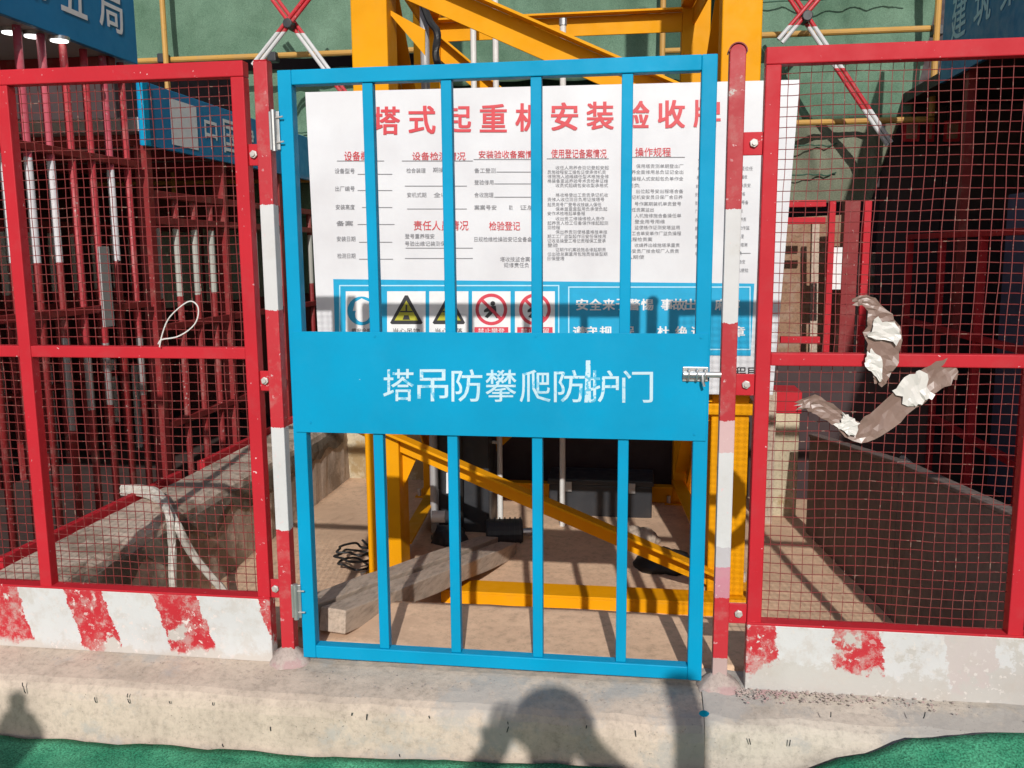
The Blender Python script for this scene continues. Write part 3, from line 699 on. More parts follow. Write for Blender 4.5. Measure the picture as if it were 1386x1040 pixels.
# white paper / foil strip along the kerb
mb = MB(); mb.grid(lambda u, v: (-.33+.86*u, .125+.05*v, -.036+.008*v+.006*noise.noise(Vector((u*14, v*3, 1)))), 60, 5)
tag(solid(mb.build('plastic_strip', 'white_tape', None, (.1, .14, -.34)), .002), 'torn strip of pale plastic lying behind the kerb', 'plastic')
mb = MB(); mb.grid(lambda u, v: (-.2+.86*u, 1.46+.08*v, -.335+.015*math.sin(v*3)+.012*noise.noise(Vector((u*11, v*3, 5)))), 50, 5)
tag(solid(mb.build('plastic_strip', 'white_tape', None, (.2, 1.45, -.34)), .002), 'crumpled pale plastic strip lying behind yellow angles', 'plastic')

# control box / motor inside mast
cbx = thing('control_box', 'dark metal control box with white stripes inside the mast', 'control box', (-.58, 2.3, -.35))
cb = box(-.74, -.42, 2.22, 2.5, -.349, .42).build('cabinet', 'dark_metal', cbx, bevel=.01)
for a, b, c, d in ((588, 612, 597, 635), (604, 640, 612, 668), (586, 662, 594, 692)):
    MB().add([PY(a, d, 2.217), PY(c, d, 2.217), PY(c, b, 2.217), PY(a, b, 2.217)], [(0, 1, 2, 3)]).build('label_stripe', 'white', cb)
mo_ = thing('motor_unit', 'black oily motor lying on the pit floor behind planks', 'motor', (-.30, 1.95, -.35))
tube([(-.42, 2.10, -.27), (-.22, 2.14, -.27)], .075, 20).build('housing', 'dark_metal', mo_, bevel=.01)
for k in range(7): MB().disc((-.40+k*.028, 2.104+k*.005, -.27), .084, (1, .16, 0), .008, 20).build('cooling_fin', 'dark_metal', mo_)
tube([(-.22, 2.14, -.27), (-.17, 2.15, -.27)], .022, 12).build('shaft', 'galv', mo_)
q = PY(597, 700, 1.9); tag(tube([q+Vector((-.05, 0, 0)), q+Vector((.02, .01, 0))], .032, 14).build('tape_roll', 'white_tape', None, q), 'small white roll resting against the dark motor', 'roll')

cs = thing('shade_case', 'low dark case added to deepen the shade on the pit floor inside the mast', 'case', (.15, 2.75, -.35))  # dark box added to deepen the shade inside the mast
box(-.12, .50, 2.62, 2.9, -.349, -.12).build('body', 'dark_metal', cs, bevel=.01); box(-.13, .51, 2.61, 2.91, -.1195, -.085).build('lid', 'dark_metal', cs, bevel=.008)
for x in (.0, .38): box(x-.02, x+.02, 2.600, 2.6095, -.16, -.10).build('clasp', 'galv', cs, bevel=.002)
def sack(c, rx, ry, rz, mat, lab, seed):
    mb = MB()
    def fn(u, v):
        a, b = u*2*math.pi, (v-.5)*math.pi
        d = Vector((math.cos(a)*math.cos(b), math.sin(a)*math.cos(b), math.sin(b))); k = 1+.28*noise.noise(d*1.6+Vector((seed, 0, 0)))+.10*noise.noise(d*5+Vector((0, seed, 0)))
        return (c[0]+d.x*rx*k, c[1]+d.y*ry*k, max(c[2]+d.z*rz*k, -.346))
    mb.grid(fn, 32, 16); o = mb.build('sack', mat, None, (c[0], c[1], -.346), smooth=True); return tag(o, lab, 'sack', 'sacks on the pit floor')
sack((.55, 1.78, -.29), .14, .12, .08, 'black', 'black lump standing in for shade beside latch side mast leg', 2)  # black lump added as a dark patch of shade
sack((.42, 2.1, -.28), .11, .10, .07, 'wood', 'small brown sack behind the black shade lump', 5)
sack((-.62, 2.05, -.29), .10, .09, .07, 'dark_metal', 'small dark sack in front of the control box', 8)
# cables on the floor
def cable(pts, r, name, mat, lab, cat, n=8):
    P = smoothpts(pts, n); return tag(tube(P, r, 7).build(name, mat, None, P[0]), lab, cat)
z0 = -.342
def PF(px, py, up=.008):
    z = -.2
    for _ in range(25): q = PZ(px, py, z); z = .5*z+.5*(floorz(q.y)+up)
    return PZ(px, py, z)
cable([PF(a, b) for a, b in ((610, 765), (660, 768), (720, 765), (750, 772), (768, 795))], .008, 'cable', 'black', 'black cable running across the pit floor behind yellow angles', 'cable')
cable([PZ(a, b, -.042) for a, b in ((630, 834), (700, 838), (760, 835), (800, 840), (830, 838), (860, 843), (930, 842))], .008, 'cable', 'black', 'black cable in shade in front of yellow angles', 'cable')
loops = []
rnd = random.Random(3)
for k in range(40):
    a = k*.52; c = PF(480, 778); loops.append((c.x+.08*math.cos(a)+rnd.uniform(-.02, .02), c.y+.09*math.sin(a)+rnd.uniform(-.02, .02), c.z+.006+k*.003+.05*abs(math.sin(a*.5))))
cable(loops, .006, 'cable_coil', 'black', 'tangled coil of thin black cable beside left mast leg', 'cable', 4)
cable([PF(a, b, .006) for a, b in ((420, 690), (445, 700), (452, 735), (448, 800), (430, 860))], .004, 'wire', 'black', 'thin dark wire trailing from the concrete wall corner', 'wire')
cable([PF(a, b, .018) for a, b in ((1075, 718), (1110, 755), (1160, 805), (1212, 858))], .017, 'ground_pipe', 'grey_pipe', 'dusty grey pipe lying along foot of brown hoarding', 'pipe')
cable([PF(a, b, .008) for a, b in ((1016, 765), (1080, 768), (1140, 772))], .006, 'wire', 'black', 'thin dark wire lying across floor behind the latch side fence', 'wire')

# white hoses over the left wall
wz = .15
cable([PZ(166, 667, wz), PZ(190, 668, wz+.01), PZ(212, 676, wz+.015), PX(228, 695, -1.585), PX(233, 740, -1.575), PX(236, 805, -1.57), Vector((-1.565, .95, -.335))], .017, 'hose', 'hose', 'white hose hanging straight down over low concrete wall', 'hose')
cable([PZ(166, 661, wz+.02), PZ(195, 662, wz+.03), PZ(216, 670, wz+.03), PX(238, 708, -1.56), PX(262, 752, -1.52), PX(305, 803, -1.43), Vector((-1.35, 1.0, -.33))], .019, 'hose', 'hose', 'white hose sagging away from low concrete wall to the floor', 'hose')

# =================================================================== LEFT WALKWAY
XF = -2.5
ca = thing('walkway_canopy', 'dark walkway canopy with blue lettered fascia and lit round lamps underneath', 'canopy', (-3.4, 0, -.30))
box(-4.6, XF-.031, -1.2, 2.43, 2.372, 2.46).build('roof', 'soffit', ca)
fa = box(XF-.03, XF, -1.2, 2.435, 2.368, 3.0).build('fascia', 'sign_blue', ca, bevel=.004)
for ch, ya, yb_ in (('建', .80, 1.02), ('筑', 1.12, 1.34), ('第', 1.44, 1.66), ('五', 1.755, 1.965), ('局', 2.08, 2.30)):
    chars([(ch, (XF+.003, ya, 2.50), (XF+.003, yb_, 2.50), (XF+.003, ya, 2.73))], 'white', fa, .014)
for px, py in ((15, 40), (45, 45), (80, 51)):
    q = PZ(px, py, 2.368); l_ = MB().disc((q.x, q.y, 2.362), .05, (0, 0, 1), .018, 20).build('lamp', 'galv', ca); MB().disc((q.x, q.y, 2.351), .042, (0, 0, 1), .006, 20).build('lamp_lens', 'lamp', l_)
for y in (-.9, .3, 2.2): box(-4.55, XF-.035, y, y+.06, 2.30, 2.371).build('rafter', 'red_deep', ca, bevel=.003)
ca2 = thing('walkway_canopy', 'lower canopy section with blue fascia carrying a blank white square', 'canopy', (-3.4, 3.8, -.30))
box(-4.6, XF-.031, 2.47, 5.6, 2.0, 2.08).build('roof', 'soffit', ca2)
fb = box(XF-.03, XF, 2.445, 5.6, 1.915, 2.285).build('fascia', 'sign_blue', ca2, bevel=.004)
box(XF-.02, XF+.012, 2.442, 2.50, 1.912, 2.288).build('corner_trim', 'blue', ca2, bevel=.003)
a, b = PX(232, 192, XF), PX(264, 130, XF)
MB().add([(XF+.003, a.y, 1.955), (XF+.003, b.y, 1.955), (XF+.003, b.y, 2.235), (XF+.003, a.y, 2.235)], [(0, 1, 2, 3)]).build('white_square', 'white', fb)
for ch, px0, px1 in (('中', 277, 293), ('国', 302, 320), ('建', 330, 343), ('筑', 352, 364)):
    y0, y1 = PX(px0, 180, XF).y, PX(px1, 180, XF).y
    chars([(ch, (XF+.003, y0, 1.985), (XF+.003, y1, 1.985), (XF+.003, y0, 2.21))], 'white', fb, .014)
for y in (2.6, 3.4, 4.2, 5.0): box(-4.55, XF-.035, y, y+.05, 1.93, 1.999).build('rafter', 'red_deep', ca2, bevel=.003)

# banded bars of the walkway guard
zb0 = -.30
M['bar'] = banded('guard_bar_paint', [z-zb0 for z in (.32, .86, 1.18, 1.74)], [RED, WHITE, scal(RED, .9), WHITE, (.55, .07, .10)], 'Z', edge=.006, chip=.66, chipcol=(.5, .35, .33), lo=-1, hi=4)
M['bar2'] = banded('guard_bar_paint_far', [z-zb0 for z in (.35, .80, 1.02, 1.42)], [RED, WHITE, RED, WHITE, RED], 'Z', edge=.006, chip=.66, chipcol=(.5, .35, .33), lo=-1, hi=4)
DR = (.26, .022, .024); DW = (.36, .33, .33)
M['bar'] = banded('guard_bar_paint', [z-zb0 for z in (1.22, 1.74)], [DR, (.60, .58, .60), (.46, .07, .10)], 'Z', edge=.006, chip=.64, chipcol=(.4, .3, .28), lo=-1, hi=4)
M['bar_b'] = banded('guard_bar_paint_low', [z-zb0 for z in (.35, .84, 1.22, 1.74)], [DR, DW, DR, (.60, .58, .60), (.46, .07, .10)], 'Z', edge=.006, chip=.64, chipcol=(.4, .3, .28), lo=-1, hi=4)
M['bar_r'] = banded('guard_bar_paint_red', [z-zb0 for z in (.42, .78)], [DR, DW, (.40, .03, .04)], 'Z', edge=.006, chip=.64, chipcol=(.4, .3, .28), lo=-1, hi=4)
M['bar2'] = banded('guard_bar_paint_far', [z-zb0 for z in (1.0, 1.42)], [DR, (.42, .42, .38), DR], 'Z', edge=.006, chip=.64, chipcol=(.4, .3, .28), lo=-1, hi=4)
gd = thing('guard_fence', 'tall guard fence of red and white banded bars under lit canopy', 'fence', (XF, 1.3, zb0))
k = 0; y = .62
while y < 2.42:
    zt_ = 2.36
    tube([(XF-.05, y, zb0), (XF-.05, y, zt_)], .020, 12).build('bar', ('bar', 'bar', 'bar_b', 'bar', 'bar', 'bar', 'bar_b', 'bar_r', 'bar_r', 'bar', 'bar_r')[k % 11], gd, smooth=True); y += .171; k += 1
for z in (1.80, .98): box(XF-.075, XF-.026, .5, 2.42, z-.02, z+.02).build('rail', 'red_deep', gd, bevel=.003)
box(XF-.02, XF-.005, 1.93, 2.02, .88, 1.32).build('grey_plate', 'grey_pipe', gd, bevel=.002)
gd2 = thing('guard_fence', 'lower guard fence of banded bars below fascia with blank white square', 'fence', (XF, 3.9, zb0))
y = 2.60
while y < 5.5:
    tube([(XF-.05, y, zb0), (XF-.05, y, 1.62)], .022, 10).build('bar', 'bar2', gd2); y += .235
for z in (1.64, 1.48, .82, .2): box(XF-.078, XF-.024, 2.5, 5.55, z-.022, z+.022).build('rail', 'red_deep', gd2, bevel=.003)
for y in (2.52, 3.5, 4.5, 5.5): box(XF-.10, XF-.02, y-.03, y+.03, zb0, 1.92).build('post', 'red_deep', gd2, bevel=.003)
# pale sheets tied behind the lower guard bars
for k, (ya, yb_, lab) in enumerate(((2.75, 3.3, 'pale sheet tied behind guard bars next to the grey plate'), (3.36, 3.95, 'pale sheet tied behind guard bars, second from canopy corner'), (4.05, 4.8, 'pale sheet tied behind the guard bars furthest along walkway'))):
    o = box(XF-.135, XF-.125, ya, yb_, .93, 1.42+.03*k).build('tied_sheet', 'tarp', None, (XF-.13, (ya+yb_)/2, .93)); tag(o, lab, 'sheet', 'pale sheets tied behind the guard bars')
# far side of the walkway
fw = thing('dark_red_hoarding', 'dark red hoarding along the far side of the canopied walkway', 'hoarding', (-4.5, 3, zb0))
for k in range(8):
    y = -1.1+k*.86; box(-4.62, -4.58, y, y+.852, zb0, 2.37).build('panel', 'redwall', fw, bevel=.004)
gf = thing('guard_fence', 'guard fence of banded bars deep in shade along far side of walkway', 'fence', (-3.9, 2.4, zb0))
y = .9
while y < 5.0:
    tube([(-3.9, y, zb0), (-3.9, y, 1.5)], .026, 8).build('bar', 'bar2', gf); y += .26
for z in (1.5, .9, .3): box(-3.93, -3.87, .8, 5.1, z-.02, z+.02).build('rail', 'red_deep', gf)
ew = thing('dark_red_hoarding', 'dark red hoarding closing the end of the left walkway', 'hoarding', (-3.5, 5.7, zb0))
for k in range(4):
    x = -4.55+k*.52; box(x, x+.514, 5.62, 5.66, zb0, 2.0).build('panel', 'redwall', ew, bevel=.004)
# small things stored in the left walkway
def site_post(x, y, h, mat, lab, r=.03):
    o = thing('barrier_post', lab, 'post', (x, y, zb0), 'barrier posts stored along the walkway')
    tube([(x, y, zb0+.03), (x, y, zb0+h)], r, 12).build('tube', mat, o); MB().disc((x, y, zb0+.016), r*3, (0, 0, 1), .03, 16).build('base', 'dark_metal', o)
    MB().disc((x, y, zb0+h+.01), r*1.05, (0, 0, 1), .02, 12).build('end_cap', 'red_deep', o)
for px, py, h, mt, lab in ((160, 575, .62, 'white_pipe', 'pale thick barrier post standing behind banded guard bars'), (78, 625, .75, 'white_pipe', 'thin white barrier post beside the mesh fence stile'), (190, 610, .70, 'grey_pipe', 'grey barrier post between the white post and the hose'), (12, 640, .8, 'white_pipe', 'white barrier post behind outer mesh bay'), (213, 580, .7, 'bar2', 'banded barrier post close to the concrete wall')):
    q = PZ(px, py, zb0); site_post(q.x, q.y, h, mt, lab, .026 if 'thin' not in lab else .017)
# toe rail along the outer edge of the left wall
tr = thing('toe_rail', 'low red steel toe rail along the top of left concrete wall', 'rail', (-1.96, 1.7, .13))
box(-1.965, -1.935, .3, 1.62, .08, .160).build('rail_section', 'red', tr, bevel=.003); box(-1.965, -1.935, 1.86, 3.3, .08, .160).build('rail_section', 'red', tr, bevel=.003)
for y in (.35, 1.58, 1.9, 3.2): box(-1.99, -1.966, y-.02, y+.02, -.29, .15).build('stake', 'red_deep', tr)

# =================================================================== SCAFFOLD BEHIND
def netting(lab, x0, x1, z0_, z1, y, mat, seed, sag=.05, slant=0.):
    def fn(u, v):
        x = x0+(x1-x0)*u+slant*(1-v)*(u); z = z0_+(z1-z0_)*v
        hang = math.sin(v*math.pi)
        fold = .09*noise.noise(Vector((x*2.2+seed, z*.5, 0)))+.045*abs(noise.noise(Vector((x*4.2+z*1.1, seed, z*.8))))+.055*abs(noise.noise(Vector((x*6+seed, z*1.1, 3))))+.012*noise.noise(Vector((x*16, z*9, seed)))
        return (x, y+fold*(.35+.9*hang)-sag*hang, z+(.03*noise.noise(Vector((x*3, seed, 0))) if v in (0, 1) else 0))
    o = MB().grid(fn, 60, 44).build('safety_netting', mat, None, ((x0+x1)/2, y, z0_), smooth=True); solid(o, .004)
    rn = random.Random(seed)
    for k in range(max(2, int((x1-x0)/.55))):
        xs = x0+.2+k*.55+rn.uniform(-.08, .08)
        if xs > x1-.5: break
        tube([(xs+.01*noise.noise(Vector((j, seed, k))), y+.085+.02*noise.noise(Vector((j*.7, seed, 4))), z0_+.04+(z1-z0_-.08)*j/10) for j in range(11)], .02, 8).build('backing_tube', 'grey_pipe', o)
    for v_ in (.35, .72):
        zz = z0_+(z1-z0_)*v_
        tube([(x0+.05+(x1-x0-.55)*j/24, y-sag*math.sin(v_*math.pi)-.035+.03*noise.noise(Vector((j*.6, seed, 9))), zz+.02*noise.noise(Vector((j*.4, seed, 2)))) for j in range(25)], .006, 6).build('tie_rope', 'net_dark', o)
    return tag(o, lab, 'netting', 'green safety netting on the scaffold')
netting('green safety netting above the ochre ledger behind the left canopy', -5.2, -1.55, 2.99, 5.2, 5.25, 'net', 1)
netting('green safety netting hanging below the ledger beside left mast leg', -3.2, -1.3, .9, 2.93, 5.42, 'net', 4)
netting('green netting straight behind the yellow mast, its green darkened for shade', -1.7, 1.2, .3, 5.2, 6.0, 'net_dark', 8)
netting('green netting hanging right behind the latch side mast leg', 1.1, 3.02, 2.34, 5.0, 5.3, 'net', 12, .05, -.42)
netting('grey green tarpaulin below the ochre tube, behind notice board edge', 1.25, 2.50, 1.66, 2.30, 5.22, 'tarp', 15, .02, -.2)
netting('green netting strip behind the mast top', -1.5, .6, 2.75, 5.0, 5.4, 'net', 21)
sc_ = thing('scaffold', 'scaffold of ochre tubes carrying the green netting', 'scaffold', (0, 5.1, -.35))
for xa, xb, z, y in ((-5.2, -1.2, PY(260, 80, 5.05).z, 5.05), (1.0, 2.7, PY(1140, 165, 5.05).z, 5.05), (-1.6, 1.2, 3.0, 5.6), (.9, 3.4, PY(1180, 42, 5.05).z, 5.05), (-4.8, -1.2, PY(380, 245, 5.2).z, 5.15)):
    tube([(xa, y, z), (xb, y, z)], .024, 10).build('ledger', 'bamboo', sc_)
for px, y in ((222, 4.98), (897, 5.2), (1268, 4.98), (645, 5.7)):
    x = PY(px, 40, y).x; tube([(x, y, 0.4 if px < 300 else 2.3), (x, y, 5)], .024, 10).build('standard', 'bamboo', sc_)
for px, py in ((222, 80), (1268, 42), (370, 78)):
    q = PY(px, py, 5.02); box(q.x-.04, q.x+.04, 4.97, 5.07, q.z-.04, q.z+.04).build('coupler', 'dark_metal', sc_, bevel=.01)
def scissor(lab, lines, hub, y=4.7):
    o = thing('cross_brace', lab, 'brace', PY(*hub, y), 'crossed scaffold braces')
    for (a, b), dy in lines:
        p0, p1 = PY(*a, y+dy), PY(*b, y+dy); d = (p1-p0).normalized(); s = Vector((-d.z, 0, d.x))*.019
        for sg in (-1, 1): tube([p0+s*sg, p1+s*sg*.9], .016, 10).build('tube', 'brace_stripe', o)
    q = PY(*hub, y); tube([q+Vector((0, -.07, 0)), q+Vector((0, .09, 0))], .04, 10).build('coupler', 'dark_metal', o, bevel=.006)
    return o
scissor('crossed red and white scaffold braces above hinge side gate post', [(((344, 90), (424, -12)), -.035), (((362, -14), (470, 132)), .035)], (393, 34))
scissor('crossed red and white scaffold braces beside the latch side mast leg', [(((1056, 56), (1124, -24)), -.035), (((1062, -18), (1204, 195)), .035)], (1091, 24))
# building behind the scaffold
bd = thing('building', 'dark unfinished concrete building face behind the green netting', 'building', (0, 7.2, -.4))
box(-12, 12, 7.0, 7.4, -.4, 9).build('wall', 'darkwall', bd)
for z in (1.0, 3.9, 6.8): box(-12, 12, 6.75, 6.998, z, z+.22).build('floor_slab', 'wallc', bd)
for x in (-6, -3.1, -.4, 2.5, 5.5): box(x, x+.4, 6.8, 6.997, -.4, .998).build('column', 'wallc', bd)

# low things between mast and building, right of the mast
pl = thing('plywood_sheet', 'brown plywood sheet leaning behind the notice board edge', 'plywood', (1.60, 4.1, -.35))
MB().hexa([(1.38, 3.95, -.349), (1.90, 3.95, -.349), (1.90, 3.975, -.349), (1.38, 3.975, -.349), (1.38, 4.15, 1.50), (1.88, 4.15, 1.52), (1.88, 4.175, 1.52), (1.38, 4.175, 1.50)]).build('sheet', 'ply', pl)
beam((1.66, 3.93, -.33), (1.66, 4.13, 1.48), .05, .03, up=(0, -1, 0)).build('batten', 'wood', pl)
rg = thing('red_door_frame', 'red steel door frame standing right of the notice board', 'door frame', (1.75, 3.6, -.35))
def vb(px, w_, z0_, z1, y, mat='red'): 
    x = PY(px, 400, y).x; return box(x-w_/2, x+w_/2, y-w_/2, y+w_/2, z0_, z1).build('upright', mat, rg, bevel=.003)
YR = 3.6
for px, w_ in ((1121, .04), (1146, .10), (1168, .045)): vb(px, w_, -.349, PY(px, 272, YR).z, YR if w_ < .09 else YR+.1, 'red' if w_ < .09 else 'red_deep')
xA, xB = PY(1062, 300, YR).x, PY(1121, 300, YR).x-.021
for py in (276, 299, 460): 
    z = PY(1090, py, YR).z; box(xA, xB, YR-.02, YR+.02, z-.022, z+.022).build('rail', 'red', rg, bevel=.003)
q = PY(1137, 360, YR-.08); box(q.x-.03, q.x+.03, YR+.01, YR+.026, PY(1137, 392, YR).z, PY(1137, 335, YR).z).build('white_plate', 'white', rg)
pr_ = thing('plaster_pier', 'stained plaster pier with red top band behind right mesh fence', 'pier', (1.45, 3.0, -.35))
A0, A1 = PY(1044, 690, 2.75), PY(1083, 560, 2.75)
box(A0.x, A1.x, 2.75, 3.0, -.351, A1.z).build('pier_body', 'plaster', pr_, bevel=.008)
box(A0.x-.006, A1.x+.006, 2.744, 3.006, A1.z+.001, A1.z+.13).build('red_band', 'red', pr_, bevel=.003)
q = PY(1040, 600, 2.6); tag(box(q.x-.035, q.x+.035, 2.58, 2.65, -.349, PY(1040, 530, 2.6).z).build('wooden_post', 'wood', None, (q.x, 2.6, -.349), bevel=.004), 'square wooden post standing against the plaster pier', 'post')

# =================================================================== RIGHT WALKWAY
cr = thing('walkway_canopy', 'dark walkway canopy with blue fascia on the latch side', 'canopy', (3.5, 0, -.34))
XR = 2.5
box(XR+.031, 4.9, -6, 5.9, 2.45, 2.53).build('roof', 'darkwall', cr)  # roof carried on out of view to shade the ground beside it
fc = box(XR, XR+.03, -6, 4.30, 2.43, 3.3).build('fascia', 'sign_blue', cr, bevel=.004)
for ch, y0, y1 in (('建', 4.12, 3.85), ('筑', 3.70, 3.43), ('第', 3.28, 3.0), ('五', 2.86, 2.58), ('局', 2.44, 2.16)):
    chars([(ch, (XR-.003, y0, 2.66), (XR-.003, y1, 2.66), (XR-.003, y0, 2.96))], 'pale_blue', fc, .014)
for y in (-5, -3.5, -2, -.5, 1, 2.5, 3.85): box(XR+.04, XR+.10, y, y+.06, -.34, 2.449).build('post', 'red_deep', cr, bevel=.003)
dw = thing('shade_hoarding', 'hoarding along the far side of the right walkway, blackened for shade', 'hoarding', (4.9, 1, -.34))  # panels coloured near-black so the walkway reads as shaded
for k in range(14):
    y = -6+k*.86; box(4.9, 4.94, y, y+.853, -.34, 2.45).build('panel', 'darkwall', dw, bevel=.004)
de = thing('shade_hoarding', 'hoarding blackened for shade, closing the end of right walkway below the tarpaulin', 'hoarding', (3.6, 5.5, -.34))
for k in range(5):
    x = 2.42+k*.5; box(x, x+.494, 5.42, 5.46, -.34, 2.449).build('panel', 'darkwall', de, bevel=.004)
# hanging framed notices
for i, (a, c) in enumerate(((1222, 1246), (1253, 1266), (1277, 1301))):
    p0, p1 = PY(a, 192, 5.2), PY(c, 163, 5.2)
    o = thing('framed_notice', ('wide faded notice in red frame nearest the netting', 'narrow faded notice between two wider framed notices', 'wide faded notice in red frame nearest the blue panel')[i], 'notice', ((p0.x+p1.x)/2, 5.2, p0.z), 'framed notices in the right walkway')
    box(p0.x, p1.x, 5.2, 5.215, p0.z, p1.z).build('frame', 'red', o, bevel=.002); box(p0.x+.022, p1.x-.022, 5.195, 5.1995, p0.z+.022, p1.z-.022).build('sheet', 'ply', o)
gr = thing('guard_fence', 'red guard rail of thin uprights in the dark right walkway', 'fence', (2.35, 3.3, -.34))
for y in (1.55, 2.25, 2.95, 3.65, 4.35): box(2.36, 2.40, y-.02, y+.02, -.339, 1.35).build('upright', 'red', gr, bevel=.003)
for z in (1.36, .75, .15): box(2.358, 2.402, 1.5, 4.4, z-.018, z+.018).build('rail', 'red', gr, bevel=.003)
cab = thing('cabinet', 'blue grey steel cabinet standing in the dark right walkway', 'cabinet', (3.1, 3.4, -.34))
c1 = box(2.78, 3.5, 3.1, 3.7, -.339, 1.62).build('body', 'cab', cab, bevel=.01)
box(2.80, 3.12, 3.085, 3.0985, .2, 1.05).build('door', 'soffit', cab, bevel=.004); box(3.14, 3.48, 3.085, 3.0985, .2, 1.05).build('door', 'soffit', cab, bevel=.004)
cable([(1.9, 2.6, .1), (2.0, 2.2, .02), (2.1, 1.6, -.02), (2.2, 1.0, -.05)], .016, 'ground_pipe', 'grey_pipe', 'grey pipe slung behind brown hoarding', 'pipe')

# =================================================================== GREEN GROUND SHEET AND RUBBLE
edge = [(-3.2, -.235), (-1.6, -.228), (-.61, -.215), (.28, -.185), (.70, -.17), (.86, -.145), (1.0, -.09), (1.16, -.022), (1.43, .004), (1.9, .01), (3.2, .0)]
def ez(x):
    for (a, za), (b, zb_) in zip(edge[:-1], edge[1:]):
        if a <= x <= b:
            t = (x-a)/(b-a); t = t*t*(3-2*t); return za+(zb_-za)*t
    return edge[-1][1]
def matfn(u, v):
    x = -3.15+6.3*u; y = -.205-1.0*v
    z = ez(x); k = max(0., 1-v*1.15)**1.4
    zz = -.255+(z+.255)*k + .012*abs(noise.noise(Vector((x*3.5+y*9, y*5, 8))))+ .010*noise.noise(Vector((x*4, y*6, 0)))*(1-.5*v) + .006*noise.noise(Vector((x*13, y*15, 2)))
    return (x, y+.006*noise.noise(Vector((x*9, 0, 4))) - .012, max(zz, -.254))
o = MB().grid(matfn, 170, 34).build('ground_sheet', 'mat', None, (0, -.5, -.26), smooth=True); solid(o, .006, 1)
tag(o, 'crumpled green netting sheet bunched along the foot of kerb', 'netting')
rnd = random.Random(11); mb = MB()
def pebble(x, y, z, r):
    vs = []; 
    for dx, dy, dz in ((1, 0, 0), (-1, 0, 0), (0, 1, 0), (0, -1, 0), (0, 0, 1), (0, 0, -1)): vs.append((x+dx*r*rnd.uniform(.6, 1.2), y+dy*r*rnd.uniform(.6, 1.2), z+dz*r*rnd.uniform(.4, .9)))
    mb.add(vs, [(0, 2, 4), (2, 1, 4), (1, 3, 4), (3, 0, 4), (2, 0, 5), (1, 2, 5), (3, 1, 5), (0, 3, 5)])
for k in range(420):
    x = .70+abs(rnd.gauss(0, .28)); y = -.03-abs(rnd.gauss(0, .035)); pebble(x, max(y, -.14), -.009, rnd.choice((.002, .003, .004, .006)))
for k in range(220): pebble(rnd.uniform(-2.2, .55), rnd.uniform(-.15, -.03), -.018, rnd.choice((.0015, .002, .003)))
for k in range(300): yq = rnd.uniform(.15, 1.9); pebble(rnd.uniform(-1.5, 1.4), yq, floorz(yq)+.003, rnd.choice((.003, .004, .006)))
o = mb.build('rubble', 'mortar', None, (.5, -.05, -.02), kind='stuff'); o['label'] = 'crumbs of mortar and grit scattered on the kerb'; o['category'] = 'rubble'

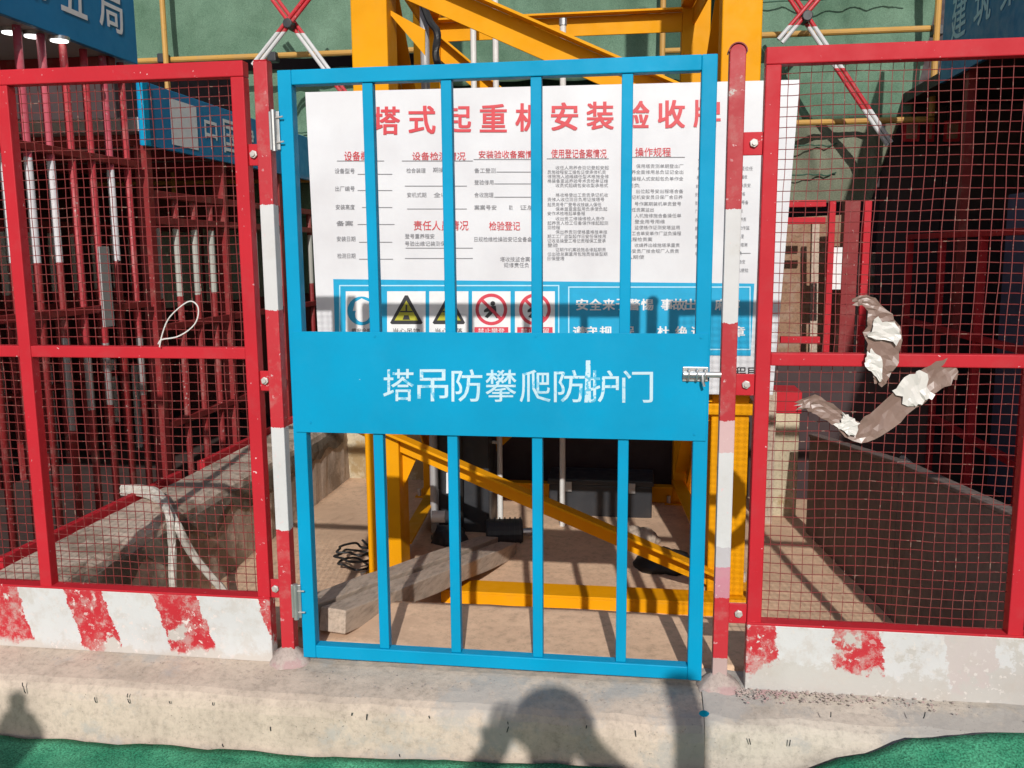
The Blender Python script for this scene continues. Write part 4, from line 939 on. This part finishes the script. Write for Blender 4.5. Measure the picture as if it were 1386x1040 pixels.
# =================================================================== SHADOW CASTERS BEHIND THE CAMERA (a person and two added posts, all unseen)
def figure(name, label, base, head_top, arms, cat='person', helmet=True):
    """base: feet centre; arms: two lists shoulder, elbow, wrist, knuckle in world space"""
    bx_, by_, bz_ = base; H = head_top-bz_
    t = thing(name, label, cat, base)
    V, E, R_ = [], [], []
    def add(p, r, par=None):
        V.append(Vector(p)); R_.append(r); i = len(V)-1
        if par is not None: E.append((par, i))
        return i
    hz = bz_+H*.52
    pel = add((bx_, by_, hz), .135); wa = add((bx_, by_-.005, hz+H*.10), .125, pel); ch = add((bx_, by_-.01, hz+H*.20), .145, wa)
    nb = add((bx_, by_, hz+H*.295), .075, ch); nk = add((bx_, by_+.01, hz+H*.335), .056, nb)
    jw = add((bx_, by_+.02, hz+H*.375), .075, nk); hd = add((bx_, by_+.025, hz+H*.42), .088, jw); tp = add((bx_, by_+.02, hz+H*.455), .07, hd)
    for s, arm in zip((-1, 1), arms):
        sh = add((bx_+s*.12, by_-.01, hz+H*.265), .075, ch); p = add(arm[0], .065, sh); p = add(arm[1], .058, p); p = add(arm[2], .042, p); p = add(arm[3], .035, p)
        kn = Vector(arm[3]); d = (kn-Vector(arm[2])).normalized(); sd_ = d.cross(Vector((0, 1, 0))).normalized() if abs(d.y) < .9 else Vector((1, 0, 0))
        for q in range(4):
            o_ = kn+sd_*(q-1.5)*.020; L = (.070, .080, .075, .058)[q]
            f1 = add(o_+d*.02, .0095, p); f2 = add(o_+d*(.02+L*.5)+Vector((0, .012, 0)), .0088, f1); add(o_+d*(.02+L*.8)+Vector((0, .035, .0)), .008, f2)
        th = add(kn-d*.03+sd_*s*-.035, .011, p); add(kn+d*.01+sd_*s*-.055+Vector((0, .015, 0)), .009, th)
    for s in (-1, 1):
        hp_ = add((bx_+s*.09, by_, hz-.04), .105, pel); kn = add((bx_+s*.105, by_+.015, bz_+H*.28), .065, hp_); an = add((bx_+s*.11, by_-.01, bz_+.09), .042, kn); add((bx_+s*.12, by_+.12, bz_+.035), .038, an)
    o0 = Vector(base); me = bpy.data.meshes.new('body'); me.from_pydata([v-o0 for v in V], E, []); ob = bpy.data.objects.new('body', me); COL.objects.link(ob); ob.parent = t
    sm = ob.modifiers.new('skin', 'SKIN'); sm.use_smooth_shade = True
    for i, d_ in enumerate(me.skin_vertices[0].data): d_.radius = (R_[i], R_[i]); d_.use_root = (i == 0)
    ob.modifiers.new('subdivision', 'SUBSURF').levels = 2; ob.modifiers['subdivision'].render_levels = 2
    me.materials.append(M['shirt'])
    hc = V[hd]
    if helmet:
        mb = MB(); R0 = head_top-hc.z-.0
        mb.grid(lambda u, v: (hc.x+.118*math.cos(u*2*math.pi)*math.cos(v*math.pi/2), hc.y+.15*math.sin(u*2*math.pi)*math.cos(v*math.pi/2), hc.z+.01+(head_top-hc.z-.01)*math.sin(v*math.pi/2)), 28, 8)
        hl = mb.build('helmet', 'helmet', t, smooth=True); solid(hl, .004)
    mb = MB(); mb.tube([hc+Vector((0, .085, .0)), hc+Vector((0, .112, -.022)), hc+Vector((0, .088, -.032))], [.008, .012, .01], 8); mb.build('nose', 'skin', t, smooth=True)
    return t
figure('person', 'person in dark jacket and white helmet photographing the gate, casting the kerb shadow', (.57, -2.93, -.262), 1.585,
       [[(.385, -2.93, 1.25), (.255, -2.79, 1.13), (.365, -2.64, 1.245), (.372, -2.612, 1.275)], [(.755, -2.93, 1.25), (.875, -2.79, 1.14), (.635, -2.645, 1.275), (.605, -2.615, 1.31)]])
ph = thing('phone', 'dark phone held up by the person photographing the gate', 'phone', (.395, -2.566, 1.20))
box(.372, .545, -2.575, -2.566, 1.238, 1.316).build('phone_body', 'black', ph, bevel=.004)
MB().disc((.395, -2.563, 1.278), .009, (0, 1, 0), .004, 16).build('lens', 'dark_metal', ph)
q = PY(19, 938, -.21); L_ = 2.75; hx, hy = q.x+L_*.147, -.21-L_*.989; hz_ = q.z+L_*.5704
bk_ = thing('shadow_post', 'unseen post with small knob on top, added to cast the knob-shaped kerb shadow', 'post', (hx, hy, -.262))  # added out of view, outline shaped to cast the knobbed shadow
tube([(hx, hy, -.25), (hx, hy, hz_-.135), (hx, hy, hz_-.085), (hx, hy, hz_-.06)], [.085, .085, .06, .028], 20).build('body', 'grey_pipe', bk_, smooth=True)
tube([(hx, hy, hz_-.0595), (hx, hy, hz_-.012), (hx, hy, hz_)], [.030, .032, .02], 16).build('lamp', 'sign_red', bk_, smooth=True)  # knob made only for its shadow, gives no light
bp_ = thing('barrier_post', 'unseen upright post on the pavement, added to cast a straight shadow on the kerb', 'post', (.965, -2.9, -.262))  # assumed caster, added out of view for the straight shadow
tube([(.965, -2.9, -.25), (.965, -2.9, 1.66)], .048, 16).build('tube', 'grey_pipe', bp_); MB().disc((.965, -2.9, -.25), .14, (0, 0, 1), .022, 20).build('base', 'dark_metal', bp_)

rnd = random.Random(5); mb = MB()
for px, py in ((29, 925), (31, 932), (127, 945), (172, 940), (172, 947), (228, 950), (287, 952), (365, 985), (476, 966), (496, 968), (540, 1022), (580, 970), (687, 978), (688, 985), (794, 983), (1014, 1001), (1070, 1003), (1125, 965), (1253, 965), (860, 990), (300, 1008)):
    q = PY(px, py, -.207); a_ = rnd.uniform(-.5, .5); L = rnd.uniform(.004, .011)
    mb.tube([q+Vector((0, .004, 0)), q+Vector((a_*L*.6, .003, -L)), q+Vector((a_*L, .006, -1.8*L))], .0016, 5)
o = mb.build('wire_stubs', 'dark_metal', bpy.data.objects['kerb'], kind='stuff')

mb = MB(); q = PY(953, 966, -.2085); n_ = 16
mb.add([q]+[q+Vector((.014*math.cos(k*2*math.pi/n_)*(1+.3*noise.noise(Vector((k*.9, 0, 0)))), -.0006, .010*math.sin(k*2*math.pi/n_))) for k in range(n_)], [(0, 1+k, 1+(k+1) % n_) for k in range(n_)])
mb.build('paint_spot', 'blue', bpy.data.objects['kerb'])
